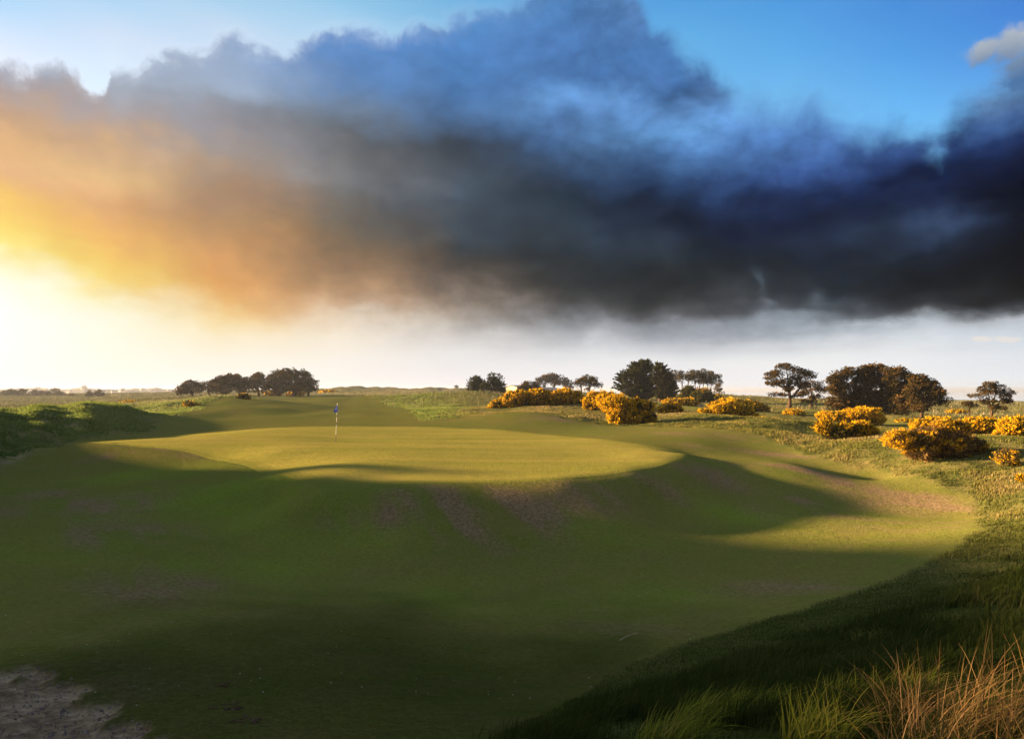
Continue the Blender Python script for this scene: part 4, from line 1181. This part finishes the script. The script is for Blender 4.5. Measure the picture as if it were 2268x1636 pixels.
M_TWIG = plain('brown_litter', (.07, .035, .02), .9)

def box(p0, p1):
    (x0_, y0_, z0_), (x1_, y1_, z1_) = p0, p1
    v = np.array([(x0_,y0_,z0_),(x1_,y0_,z0_),(x1_,y1_,z0_),(x0_,y1_,z0_),(x0_,y0_,z1_),(x1_,y0_,z1_),(x1_,y1_,z1_),(x0_,y1_,z1_)], float)
    f = np.array([(0,3,2,1),(4,5,6,7),(0,1,5,4),(1,2,6,5),(2,3,7,6),(3,0,4,7)])
    return v, f
def joined(name, pieces, mat, parent=None, smooth_=False, **kw):
    vs, fs, off = [], [], 0
    for v, f in pieces:
        vs.append(np.asarray(v, float)); fs.append(np.asarray(f) + off); off += len(v)
    return link(name, mesh_np(name, np.concatenate(vs), np.concatenate(fs), [mat], smooth_=smooth_), parent, **kw)

fx, fy = hit(743.3, 978.7, GZ); fz = float(ground(np.float64(fx), np.float64(fy))) + .012
fs_ = fy / F
def fpt(U, V, dy=0.0):
    return np.array([(U - UC) / F * fy - fx, dy, EYE - (V - VH) / F * fy - fz])
flagroot = empty('golf_flagstick', (fx, fy, fz), 'black and white banded flagstick with a limp blue flag in the hole', 'flagstick')
def pole_at(V):
    k = (978.7 - V) / (978.7 - 893.5)
    return fpt(743.3 + (747.5 - 743.3) * k, V)
sm = lambda y: (1580 + y / 7.436) * .5537     # zoomed reading -> photo row
bands = [(250, 580, 0), (580, 663, 1), (663, 800, 0), (800, 886, 1), (886, 1186, 0), (1186, 1392, 1)]
for a, b, dark in bands:
    p0, p1 = pole_at(sm(b)), pole_at(sm(a))
    v, f = tube(np.linspace(p0, p1, 3), [.0135 if dark else .0145] * 3, 10)
    joined('black_band' if dark else 'white_band', [(v, f)], M_BLACK if dark else M_WHITE, flagroot, smooth_=True)
# cap, cup rim and hole
v, f = tube(np.array([pole_at(sm(252)), pole_at(sm(238))]), [.022, .012], 10)
joined('cap', [(v, f)], M_WHITE, flagroot, smooth_=True)
th = np.linspace(0, 2 * math.pi, 24, endpoint=False)
ring = np.stack([np.cos(th), np.sin(th)], -1)
vi = np.concatenate([np.c_[ring * .054, np.full(24, .004)], np.c_[ring * .054, np.full(24, -.10)], [[0, 0, -.10]]])
i = np.arange(24); j = np.roll(i, -1)
fq = np.stack([i, j, j + 24, i + 24], -1); fq2 = np.stack([i + 24, j + 24, np.full(24, 48), np.full(24, 48)], -1)
joined('hole_cup', [(np.concatenate([np.c_[ring * .075, np.full(24, .005)], np.c_[ring * .0, np.full(24, .005)]]), np.stack([i, j, j + 24, i + 24], -1))], M_CUP, flagroot)
# limp cloth: hoist runs down the pole, fly hangs in folds to the left
def cloth(hoist_top, hoist_bot, fly, fold_n=3, nu=18, nv=14, amp=.05, name='flag', mat=M_BLUE, parent=None):
    V_ = []
    for a in range(nu):
        s_ = a / (nu - 1)
        for b in range(nv):
            t_ = b / (nv - 1)
            hp = hoist_top * (1 - t_) + hoist_bot * t_
            fp = fly[0] * (1 - t_) ** 2 + 2 * fly[1] * t_ * (1 - t_) + fly[2] * t_ ** 2
            p_ = hp * (1 - s_) + fp * s_ + np.array([0, 0, -.05 * math.sin(s_ * math.pi)])
            p_ = p_ + np.array([.012, 1, 0]) * amp * math.sin(s_ * fold_n * math.pi + t_ * 1.3) * (0.35 + .65 * t_) * (s_ > 0) * min(1, s_ * 5)
            V_.append(p_)
    V_ = np.array(V_)
    g = np.arange(nu * nv).reshape(nu, nv)
    f = np.stack([g[:-1, :-1], g[1:, :-1], g[1:, 1:], g[:-1, 1:]], -1).reshape(-1, 4)
    back = V_ + np.array([0, .004, 0])
    fb = f[:, ::-1] + len(V_)
    return joined(name, [(V_, f), (back, fb - len(V_))], mat, parent, smooth_=True), V_.reshape(nu, nv, 3)
zp = lambda x, y: fpt((1280 + x / 7.436) * .5537, sm(y), -.02)
fl_o, FG = cloth(zp(528, 262), zp(540, 470), (zp(486, 330), zp(425, 395), zp(412, 506)), parent=flagroot)
tl = []
for path_ in ([(9, 6), (10, 7), (11, 7), (11, 8), (10, 9)], [(8, 5), (8, 6), (8, 7), (9, 8)], [(10, 5), (11, 5), (12, 6)]):
    pts = np.array([FG[a, b] for a, b in path_]) + np.array([0, -.012, 0])
    tl.append(tube(pts, [.010] * len(pts), 5))
tubes_mesh('emblem', tl, M_EMB, fl_o)

# distant red flag on the neighbouring green, above the gorse at the right edge
Yr = 60.0
rx, rz = wx_(2256, Yr), float(ground(np.float64(wx_(2256, Yr)), np.float64(Yr)))
rf = empty('golf_flagstick', (rx, Yr, rz), 'far flagstick with a small red flag showing among the gorse at the right edge', 'flagstick')
topz = wz_(931, Yr) - rz
joined('pole', [tube(np.array([[0, 0, 0], [0, 0, topz / 2], [0, 0, topz]]), [.017] * 3, 8)], M_WHITE, rf, smooth_=True)
cloth(np.array([0, 0, topz]), np.array([0, 0, topz - .42]), (np.array([.30, 0, topz - .22]), np.array([.38, 0, topz - .42]), np.array([.30, 0, topz - .60])), parent=rf, mat=M_RED, nu=10, nv=8)

# small signboard on two legs
Ys = 95.0
sx = wx_(1553, Ys); sz = float(ground(np.float64(sx), np.float64(Ys)))
sg = empty('tee_sign', (sx, Ys, sz), 'small grey signboard on two thin legs standing on the far fairway', 'sign')
bw = 7.6 * Ys / F; zt = wz_(901.5, Ys) - sz; zb = wz_(907.5, Ys) - sz
if zb < .25: zt, zb = zt + .25 - zb, .25
joined('board', [box((-bw / 2, -.02, zb), (bw / 2, .02, zt))], M_BOARD, sg)
joined('frame', [box((-bw / 2 - .04, -.03, zt), (bw / 2 + .04, .03, zt + .04)), box((-bw / 2 - .04, -.03, zb - .04), (bw / 2 + .04, .03, zb))], M_WOOD, sg)
for sgn in (-1, 1):
    joined('leg', [box((sgn * (bw / 2 + .003) - (.04 if sgn < 0 else 0), -.025, -.15), (sgn * (bw / 2 + .003) + (.04 if sgn > 0 else 0), .025, zt))], M_WOOD, sg)

# ---------------------------------------------------------------- the long grey building behind the gorse
def shed(label, UL, UR, Y0, Y1, VtL, depth, wall_m, roof_m, gable=None, name='shed', slopes=.16, skylights=0, windows=0, cat='building'):
    """long low-pitched shed: left end at distance Y0, right end at Y1"""
    a = np.array([wx_(UL, Y0), Y0]); b = np.array([wx_(UR, Y1), Y1])
    ln = np.linalg.norm(b - a); ang = math.atan2(b[1] - a[1], b[0] - a[0])
    zb = min(float(ground(np.float64(a[0]), np.float64(a[1]))), float(ground(np.float64(b[0]), np.float64(b[1])))) - .3
    zr = wz_(VtL, Y0)
    eave = zr - slopes * depth / 2 - zb; ridge = zr - zb
    root = empty(name, (a[0], a[1], zb), label, cat)
    root.rotation_euler = (0, 0, ang)
    joined('wall', [box((0, 0, 0), (ln, .2, eave)), box((0, depth - .2, 0), (ln, depth, eave)), box((ln - .2, .2, 0), (ln, depth - .2, eave))], wall_m, root)
    gv = np.array([(0,.2,0),(0,depth-.2,0),(0,depth-.2,eave),(0,depth/2,ridge-.12),(0,.2,eave),(.2,.2,0),(.2,depth-.2,0),(.2,depth-.2,eave),(.2,depth/2,ridge-.12),(.2,.2,eave)], float)
    gf = np.array([(0,1,2,4),(4,2,3,3),(5,9,7,6),(9,8,7,7),(0,4,9,5),(4,3,8,9),(3,2,7,8),(2,1,6,7)])
    me_ = bpy.data.meshes.new('gable_wall')
    me_.from_pydata([tuple(q) for q in gv], [], [tuple(dict.fromkeys(int(k) for k in q)) for q in gf]); me_.materials.append(gable or wall_m)
    link('gable_wall', me_, root)
    ov = .35
    for side in (0, 1):
        y_e = -ov if side == 0 else depth + ov
        z_e = eave - slopes * ov + .02
        v = np.array([(-ov, y_e, z_e), (ln + ov, y_e, z_e), (ln + ov, depth / 2, ridge), (-ov, depth / 2, ridge)], float)
        v = np.concatenate([v, v + np.array([0, 0, .12])])
        f = np.array([(0,3,2,1),(4,5,6,7),(0,1,5,4),(1,2,6,5),(2,3,7,6),(3,0,4,7)])
        joined('roof', [(v, f)], roof_m, root)
    joined('gutter', [box((-ov, -ov - .12, eave - .12), (ln + ov, -ov - .005, eave - .01))], M_SKYL, root)
    for k in range(skylights):
        xs = ln * (.06 + .9 * k / max(1, skylights))
        y0_, y1_ = depth * .08, depth * .42
        zz = lambda y: eave + (ridge - eave) * (y / (depth / 2)) + .15
        v = np.array([(xs, y0_, zz(y0_)), (xs + ln * .05, y0_, zz(y0_)), (xs + ln * .05, y1_, zz(y1_)), (xs, y1_, zz(y1_))])
        v = np.concatenate([v, v + np.array([0, 0, .05])])
        joined('skylight', [(v, np.array([(0,3,2,1),(4,5,6,7),(0,1,5,4),(1,2,6,5),(2,3,7,6),(3,0,4,7)]))], M_SKYL, root)
    for k in range(windows):
        xs = ln * (.1 + .8 * k / max(1, windows - 1)) if windows > 1 else ln * .5
        joined('window', [box((xs, -.03, eave - 1.5), (xs + 1.6, -.004, eave - .6))], M_GLASS, root)
    return root
shed('low shed with a sunlit cream gable wall behind the left end of the gorse', 1146, 1199, 168, 170.2, 853.4, 10.5, M_GREYW, M_ROOF, gable=M_CREAM, skylights=0, slopes=.09)
shed('long grey shed with pale roof sheets behind the bright gorse dome', 1188, 1252, 196, 262, 856.6, 11, M_GREYW, M_ROOF, skylights=7, windows=3)
shed('small flat grey outbuilding at the right end of the long shed', 1268, 1287, 205, 212, 864.2, 6, M_GREYW, M_SKYL, slopes=.05)
# cladding seams and dark doorway on the cream gable
# ---------------------------------------------------------------- grass
def grass_material(name, c0, c1, c2, c3, transl=0.35):
    m, t = new_mat(name)
    col = t.ramp(attr(t, 'tint'), [(0, c0), (.4, c1), (.72, c2), (1, c3)])
    h = attr(t, 'h')
    col = t.mix(h * 0.35, col, c2)
    d = t.n('ShaderNodeBsdfDiffuse'); t.put(d.inputs[0], col)
    tr = t.n('ShaderNodeBsdfTranslucent'); t.put(tr.inputs[0], col)
    mx = t.n('ShaderNodeMixShader'); mx.inputs[0].default_value = transl
    t.t.links.new(d.outputs[0], mx.inputs[1]); t.t.links.new(tr.outputs[0], mx.inputs[2])
    finish(t, mx.outputs[0])
    return m
M_GR_DARK = grass_material('rough_blades', (.015, .027, .006), (.030, .047, .009), (.060, .070, .015), (.13, .10, .045))
M_GR_BANK = grass_material('bank_blades', (.055, .075, .017), (.115, .130, .028), (.200, .175, .050), (.33, .25, .12))
M_GR_SEMI = grass_material('semi_rough_blades', (.020, .036, .006), (.036, .056, .009), (.060, .070, .016), (.11, .09, .04))
M_GR_MARR = grass_material('marram_blades', (.050, .072, .030), (.10, .12, .06), (.17, .165, .09), (.32, .26, .16))
M_GR_STRAW = grass_material('straw_blades', (.040, .048, .012), (.110, .085, .028), (.27, .150, .058), (.40, .24, .11), .25)
M_GR_DUNE = grass_material('dune_turf_blades', (.100, .155, .028), (.165, .220, .045), (.205, .225, .085), (.29, .28, .17), .4)
M_GR_GREEN = grass_material('lit_blades', (.045, .070, .010), (.110, .145, .016), (.22, .22, .026), (.32, .25, .06), .4)

def blades_mesh(name, px, py, h, wd, lean, mat, seg=3, curl=.5, wind=(1.0, -0.15), tint=None, base_z=None, spread=.5):
    n_ = len(px)
    pz = (ground(px, py) if base_z is None else base_z) - 0.02
    phi = rs.uniform(0, 2 * math.pi, n_)
    ld = np.stack([np.cos(phi), np.sin(phi)], -1) * spread + np.array(wind)[None] * lean
    ld = ld * rs.uniform(.3, 1.0, n_)[:, None]
    side = rs.normal(size=(n_, 2)); side = side / np.linalg.norm(side, axis=1, keepdims=True)
    k = np.linspace(0, 1, seg + 1)
    bend = k ** 1.7
    hz = k * (1 - curl * .35 * k)
    cx = px[:, None] + ld[:, 0:1] * h[:, None] * bend[None]
    cy = py[:, None] + ld[:, 1:2] * h[:, None] * bend[None]
    dl = np.linalg.norm(ld, axis=1)
    cz = pz[:, None] + h[:, None] * hz[None] * (1 - .32 * np.minimum(dl, 1.4)[:, None] * k[None] ** 2)
    wk = (1 - k ** 2.2) * .92 + .08
    w_ = wd[:, None] * wk[None]
    L_ = np.stack([cx - side[:, 0:1] * w_, cy - side[:, 1:2] * w_, cz], -1)
    R_ = np.stack([cx + side[:, 0:1] * w_, cy + side[:, 1:2] * w_, cz], -1)
    v = np.stack([L_, R_], 2).reshape(n_, (seg + 1) * 2, 3)
    ii = np.arange(seg)
    fb = np.stack([ii * 2, ii * 2 + 1, ii * 2 + 3, ii * 2 + 2], -1)
    f = (np.arange(n_)[:, None, None] * (seg + 1) * 2 + fb[None]).reshape(-1, 4)
    me = mesh_np(name, v.reshape(-1, 3), f, [mat], smooth_=True)
    tn = rs.random(n_) if tint is None else tint
    add_attr(me, 'tint', np.repeat(np.clip(tn, 0, 1), (seg + 1) * 2))
    add_attr(me, 'h', np.tile(np.repeat(k, 2), n_))
    return me

def scatter(mask, n_):
    w_ = np.clip(mask, 0, None).reshape(-1)
    c = np.cumsum(w_); c = c / c[-1]
    k = np.searchsorted(c, rs.random(n_))
    i, j = k // NR, k % NR
    i = np.clip(i, 0, NA - 2); j = np.clip(j, 0, NR - 2)
    a = ga[i] + rs.random(n_) * (ga[i + 1] - ga[i]); l = gr[j] + rs.random(n_) * (gr[j + 1] - gr[j])
    r_ = np.exp(l)
    return r_ * np.sin(a), r_ * np.cos(a), r_

TANV = GX / np.maximum(GY, .05)
inview = (GY > 0.5) & (TANV > -1.1) & (TANV < 1.05)
right = sstep(.0, .12, TANV)
patch = np.clip(.75 + 1.6 * fbm(GX * 1.1, GY * 1.1, 3, 101), .05, 2)
R_ = np.exp(GRr)

# long rough close to the tripod, right
wide = (GA > -.3) & (GA < 1.35)
mk = np.sqrt(long_) * wide * (R_ > 1.3) * (R_ < 19) * sstep(-.10, .14, GA) * patch * (sand < .1) * np.where(inview & (R_ > 2.2), 1.0, .55)
x, y, r = scatter(mk, 115000)
cl = fbm(x * 1.6, y * 1.6, 3, 202); cl2 = fbm(x * .7, y * .7, 2, 303)
lg = interp_grid(long_, x, y)
h = (.05 + lg * (.06 + .17 * rs.random(len(x)) + .26 * np.clip(cl + .15, 0, 1))) * np.clip(.75 + r * .02, .75, 1.1)
me = blades_mesh('rough_grass', x, y, h, np.maximum(.0024, .00075 * r) * rs.uniform(.6, 1.2, len(x)), .5, M_GR_DARK, 4, tint=.28 + cl2 * .5 + rs.normal(size=len(x)) * .2)
link('rough_grass', me, kind='stuff')

# semi rough band between mown apron and long rough
mk = rough * (1 - long_) * wide * (R_ > 2.5) * (R_ < 26) * (GX > -1.5) * (MOWN < .25)
x, y, r = scatter(mk, 52000)
me = blades_mesh('semi_rough_grass', x, y, .025 + .045 * rs.random(len(x)), np.maximum(.0018, .0005 * r) * rs.uniform(.6, 1.1, len(x)), .4, M_GR_SEMI, 2, tint=.30 + .25 * fbm(x * .8, y * .8, 2, 5) * 2 + rs.normal(size=len(x)) * .2)
link('semi_rough_grass', me, kind='stuff')

# close-mown turf near the tripod still shows its blades
M_GR_MOWN = grass_material('mown_blades', (.010, .016, .004), (.020, .029, .007), (.038, .040, .013), (.09, .07, .035))  # blade colours matched to the painted-dark foreground turf
mk = (1 - rough) * inview * (R_ > 3) * (1 - sstep(9, 16, R_)) * (1 - sand) * np.clip(.8 + 1.2 * fbm(GX * .9, GY * .9, 3, 111), .1, 2)
x, y, r = scatter(mk, 110000)
me = blades_mesh('mown_turf', x, y, .010 + .022 * rs.random(len(x)), np.maximum(.0013, .00045 * r) * rs.uniform(.6, 1.2, len(x)), .7, M_GR_MOWN, 1, tint=.32 + .6 * fbm(x * .6, y * .6, 3, 5) + rs.normal(size=len(x)) * .2)
link('mown_turf', me, kind='stuff')

# the bank on the right and behind the green up to the gorse
mk = rough * ((GA > -.3) & (GA < .95)) * sstep(15, 19, R_) * (1 - sstep(62, 92, R_)) * sstep(-.16, -.04, TANV) * patch
x, y, r = scatter(mk, 175000)
cl = fbm(x * .55, y * .55, 3, 404)
rg = interp_grid(rough, x, y)
h = (.04 + .12 * rs.random(len(x)) + .20 * np.clip(cl + .02, 0, 1)) * (.35 + .65 * rg) * (1 - .55 * sstep(52, 75, r))
me = blades_mesh('bank_grass', x, y, h, .00055 * r * rs.uniform(.6, 1.2, len(x)), .5, M_GR_BANK, 2, tint=.38 + cl * .8 + .9 * fbm(x * .14, y * .14, 2, 88) + .22 * sstep(50, 70, r) + rs.normal(size=len(x)) * .22)
link('bank_grass', me, kind='stuff')

# marram on the left dune and the ones behind
mk = rough * inview * sstep(22, 28, R_) * (1 - sstep(110, 140, R_)) * sstep(-.05, -.2, TANV) * (GZ0 > -4) * (.35 + marram * 1.5) * patch
x, y, r = scatter(mk, 110000)
mm = interp_grid(marram, x, y)
h = (.08 + .16 * rs.random(len(x)) + .16 * np.clip(fbm(x * .5, y * .5, 3, 66), 0, 1)) * (1 + mm * .9)
me = blades_mesh('marram_grass', x, y, h, .0007 * r * rs.uniform(.6, 1.2, len(x)), .55, M_GR_DUNE, 2, tint=.22 + mm * .45 + .6 * fbm(x * .3, y * .3, 3, 6) + rs.normal(size=len(x)) * .15)
link('marram_grass', me, kind='stuff')

# far dunes, coarse
mk = rough * inview * sstep(85, 120, R_) * (R_ < 460) * (.12 + marram)
x, y, r = scatter(mk, 50000)
me = blades_mesh('dune_grass', x, y, .35 + .4 * rs.random(len(x)), .0006 * r * rs.uniform(.6, 1.2, len(x)), .5, M_GR_MARR, 1, tint=.68 + .6 * fbm(x * .06, y * .06, 3, 6) + rs.normal(size=len(x)) * .15)
link('dune_grass', me, kind='stuff')

# ---------------------------------------------------------------- tall tufts in the near right corner
def tuft(label, U, V, n_, hmin, hmax, mat, group, rad=.16, lean=.5, spread=.7, seg=7, wd=.0026, name='grass_tuft', wind=(1., -.1), tb=.5):
    x0, y0 = hit(U, V, GZ)
    a = rs.uniform(0, 2 * math.pi, n_); q = rad * np.sqrt(rs.random(n_))
    px, py = np.cos(a) * q, np.sin(a) * q
    z0 = float(ground(np.float64(x0), np.float64(y0)))
    bz = ground(px + x0, py + y0) - z0
    h = rs.uniform(hmin, hmax, n_)
    me = blades_mesh(name, px, py, h, wd * rs.uniform(.6, 1.25, n_), lean, mat, seg, curl=.6, wind=wind, base_z=bz, spread=spread, tint=tb + rs.normal(size=n_) * .28)
    o = link(name, me, label=label, category='grass tuft', group=group)
    o.location = (x0, y0, z0)
    return o
GT = 'tall grass tufts in the near right corner'
tuft('dry straw-coloured tuft splaying left, leftmost of the tall straw ones', 1985, 1610, 120, .22, .50, M_GR_STRAW, GT, rad=.12, lean=.15, spread=1.05, wd=.0021)
tuft('upright straw tuft with long arching stalks, second of the straw ones', 2075, 1665, 90, .30, .66, M_GR_STRAW, GT, rad=.15, lean=.5, spread=.6, wd=.0021)
tuft('tallest straw tuft with stalks bending right, before the last at the picture edge', 2160, 1680, 100, .32, .78, M_GR_STRAW, GT, rad=.16, lean=.7, spread=.55, wd=.0021)
tuft('straw tuft cut by the right edge of the picture', 2250, 1655, 85, .28, .70, M_GR_STRAW, GT, rad=.15, lean=.5, spread=.7, wd=.0021)
tuft('flattened straw tuft along the bottom edge below the arching stalks', 2040, 1735, 110, .25, .50, M_GR_STRAW, GT, rad=.2, lean=.1, spread=1.1, wd=.0022)
tuft('straw tuft mixed with green blades at the bottom right corner', 2190, 1760, 120, .3, .6, M_GR_STRAW, GT, rad=.2, lean=.3, spread=.9, wd=.0022, tb=.35)
tuft('yellow-green leafy tuft at the bottom, leftmost of the green ones', 1475, 1655, 330, .14, .34, M_GR_GREEN, GT, rad=.2, lean=.75, spread=.5, wd=.0030)
tuft('dense yellow-green tuft bending right, above the bottom edge', 1570, 1600, 420, .14, .34, M_GR_GREEN, GT, rad=.22, lean=.8, spread=.5, wd=.0030)
tuft('bright yellow-green tuft in the middle of the green ones', 1665, 1590, 380, .14, .32, M_GR_GREEN, GT, rad=.2, lean=.8, spread=.5, wd=.0021)
tuft('upright green tuft with thin blades at the bottom edge left of the straw ones', 1800, 1670, 260, .2, .44, M_GR_GREEN, GT, rad=.14, lean=.35, spread=.55, wd=.0028, tb=.6)
tuft('loose green tuft higher up the slope left of the leftmost straw tuft', 1870, 1560, 220, .14, .34, M_GR_GREEN, GT, rad=.18, lean=.6, spread=.6, wd=.0026)
tuft('small green-gold tuft behind the straw ones', 2010, 1545, 160, .16, .34, M_GR_GREEN, GT, rad=.14, lean=.6, spread=.5, wd=.0026, tb=.7)
tuft('grey-green rounded tussock on the shaded slope', 1930, 1425, 420, .12, .26, M_GR_BANK, GT, rad=.22, lean=.2, spread=.9, wd=.004, tb=.2)
tuft('grey-green tussock further up the shaded slope', 2095, 1385, 380, .12, .26, M_GR_BANK, GT, rad=.24, lean=.2, spread=.9, wd=.004, tb=.2)
tuft('shaded tussock with a dark hollow near the right edge', 2200, 1400, 380, .14, .28, M_GR_DARK, GT, rad=.26, lean=.3, spread=.8, wd=.004, tb=.6)
# ---------------------------------------------------------------- hazy wooded hill with a town, far left
mat_hill, t = new_mat('wooded_hill')
geo = t.n('ShaderNodeNewGeometry'); pos = Sk(t, geo.outputs['Position'])
hn = t.noise(t.vmath('MULTIPLY', pos, (1, .6, 2.5)), .03, 6, .65)
d = t.n('ShaderNodeBsdfDiffuse'); t.put(d.inputs[0], t.ramp(hn, [(.3, (.085, .082, .070)), (.5, (.13, .12, .10)), (.7, (.20, .18, .15))]))  # raised pale: part of the distance haze is painted into this colour
finish(t, d.outputs[0])
HU = [(-900,864),(-500,862),(-250,863),(-60,864),(0,863),(40,860.8),(100,859.2),(105,861),(132,862.6),(168,861),(187,858.0),(196,860.5),(214,862.6),(250,862.2),(277,862.3),(300,860.8),(330,861.4),(344,859.4),(360,862.4),(390,863.0),(450,865),(520,872),(600,880)]
hx, hv_ = np.array(HU, float).T
NX, NY = 520, 46
U_ = np.linspace(-900, 600, NX); Yh = np.linspace(880, 1700, NY)
UU, YY = np.meshgrid(U_, Yh, indexing='ij')
XX = (UU - UC) / F * YY
crest = np.interp(U_, hx, hv_)[:, None]
k = np.clip((YY - 900) / 600, 0, 1); prof = sstep(0, 1, k) * (1 - .25 * np.clip((YY - 1500) / 200, 0, 1))
zc = EYE - (crest - VH) / F * 1500
zb = EYE - 11.0
ZZ = zb + (zc - zb) * prof + 2.6 * fbm(XX * .03, YY * .02, 3, 7) * prof + 2.2 * np.maximum(0, fbm(XX * .11, YY * .05, 2, 17)) * prof
gi = np.arange(NX * NY).reshape(NX, NY)
me = mesh_np('hill', np.stack([XX, YY, ZZ], -1).reshape(-1, 3), np.stack([gi[:-1, :-1], gi[1:, :-1], gi[1:, 1:], gi[:-1, 1:]], -1).reshape(-1, 4), [mat_hill])
link('hill', me, kind='structure')
# houses of the town, a few pixels each
hw = box((-5, -4, -3), (5, 4, 4.5))
rv_ = np.array([(-5.4,-4.5,4.4),(5.4,-4.5,4.4),(5.4,4.5,4.4),(-5.4,4.5,4.4),(-5.4,0,7.4),(5.4,0,7.4)], float)
wall_me = mesh_np('wall', hw[0], hw[1], [M_HOUSE], smooth_=False)
rme = bpy.data.meshes.new('roof'); rme.from_pydata([tuple(q) for q in rv_], [], [(0,1,5,4),(2,3,4,5),(0,4,3),(1,2,5),(0,3,2,1)]); rme.materials.append(M_HROOF)
pr = random.Random(5)
spots = []
for _ in range(46):
    spots.append((pr.choice([pr.uniform(130, 390), pr.uniform(210, 380), pr.uniform(0, 130)]), pr.uniform(1040, 1330)))
for U, Yq in spots:
    x_ = wx_(U, Yq)
    ii_ = int(np.clip((U + 900) / 1500 * (NX - 1), 0, NX - 1)); jj_ = int(np.clip((Yq - 880) / 820 * (NY - 1), 0, NY - 1))
    o = empty('house', (x_, Yq, float(ZZ[ii_, jj_])), 'tiny pale pitched-roof house of the town on the hazy wooded hill', 'house', 'houses of the far town')
    o.rotation_euler = (0, 0, pr.uniform(-.9, .9)); o.scale = (pr.uniform(.4, .85),) * 3
    link('wall', wall_me, o); link('roof', rme, o)

# ---------------------------------------------------------------- small things on the near turf
def on_turf(U, V):
    p = hit(U, V, GZ); return p[0], p[1], float(ground(np.float64(p[0]), np.float64(p[1])))
pts = [on_turf(*q) for q in [(1372,1423),(1382,1416),(1394,1410),(1405,1407),(1414,1406)]]
pts = np.array(pts) + np.array([0, 0, .03])
o = tubes_mesh('grass_stalk', [tube(pts - pts[0], [.006] * 5, 5)], M_STRAW, None, label='pale dry bent stalk lying on the dark mown turf', category='stalk')
o.location = pts[0]
def twigs(label, U, V, n_, ln):
    x_, y_, z_ = on_turf(U, V)
    tl = []
    for _ in range(n_):
        a_ = pr.uniform(0, 6.28); q = np.array([pr.uniform(-ln, ln), pr.uniform(-ln, ln) * .6, .015])
        k = np.linspace(0, 1, 4)[:, None]
        pth = q + k * np.array([math.cos(a_), math.sin(a_) * .6, .12]) * ln * pr.uniform(.4, 1) + np.array(rs.normal(size=(4, 3))) * ln * .06
        tl.append(tube(pth, [.006, .006, .005, .003], 4))
    o = tubes_mesh('dead_twigs', tl, M_TWIG, None, label=label, category='twigs', group='brown plant litter by the sand path')
    o.location = (x_, y_, z_)
twigs('brown dead twigs on the turf right of the sandy path, further away', 488, 1520, 9, .10)
twigs('brown dead twigs nearest the edge of the sandy path', 512, 1568, 11, .12)
twigs('small dry tangle on the turf just above the bottom edge', 540, 1600, 9, .10)
# pebbles and crumbs strewn over the sandy path
n_ = 1500
mk = (sand > .5) * inview
x, y, r = scatter(mk * 1.0, n_)
oct_v = np.array([(1,0,0),(-1,0,0),(0,1,0),(0,-1,0),(0,0,1),(0,0,-1)], float)
oct_f = np.array([(0,2,4),(2,1,4),(1,3,4),(3,0,4),(2,0,5),(1,2,5),(3,1,5),(0,3,5)])
sc = rs.gamma(2.0, .0035, n_)[:, None, None] * rs.uniform(.6, 1.3, (n_, 1, 3))
vv = oct_v[None] * sc * (1 + .25 * rs.normal(size=(n_, 6, 1))) + np.stack([x, y, ground(x, y) + .002], -1)[:, None]
ff = oct_f[None] + (np.arange(n_) * 6)[:, None, None]
M_PEB = plain('gravel', (.13, .10, .085), .9, var=.6, scale=60)
link('gravel', mesh_np('gravel', vv.reshape(-1, 3), ff.reshape(-1, 3), [M_PEB], smooth_=False), kind='stuff')
# daisies dotted over the turf
n_ = 260
mk = (1 - rough) * inview * (R_ > 6) * (R_ < 26)
x, y, r = scatter(mk, n_)
vv = oct_v[None] * np.array([1, 1, .5]) * (.004 + .003 * rs.random((n_, 1, 1))) + np.stack([x, y, ground(x, y) + .02], -1)[:, None]
ff = oct_f[None] + (np.arange(n_) * 6)[:, None, None]
link('daisies', mesh_np('daisies', vv.reshape(-1, 3), ff.reshape(-1, 3), [M_WHITE], smooth_=False), kind='stuff')
# ---------------------------------------------------------------- haze: one thin closed body of air round everything
mat_haze, t = new_mat('haze_air')
pv = t.n('ShaderNodeVolumePrincipled')
pv.inputs['Color'].default_value = (0.62, 0.70, 0.86, 1)
pv.inputs["Density"].default_value = 0.00019
pv.inputs['Anisotropy'].default_value = 0.3
out = t.n('ShaderNodeOutputMaterial')
t.t.links.new(pv.outputs[0], out.inputs['Volume'])
x0, x1, y0, y1, z0, z1 = -9100, 9100, -4600, 9100, -16.0, 22.5
hv = np.array([(x0,y0,z0),(x1,y0,z0),(x1,y1,z0),(x0,y1,z0),(x0,y0,z1),(x1,y0,z1),(x1,y1,z1),(x0,y1,z1)], float)
hf = np.array([(0,3,2,1),(4,5,6,7),(0,1,5,4),(1,2,6,5),(2,3,7,6),(3,0,4,7)])
hme = mesh_np('haze', hv, hf, [mat_haze], smooth_=False)
link('haze', hme, kind='stuff')
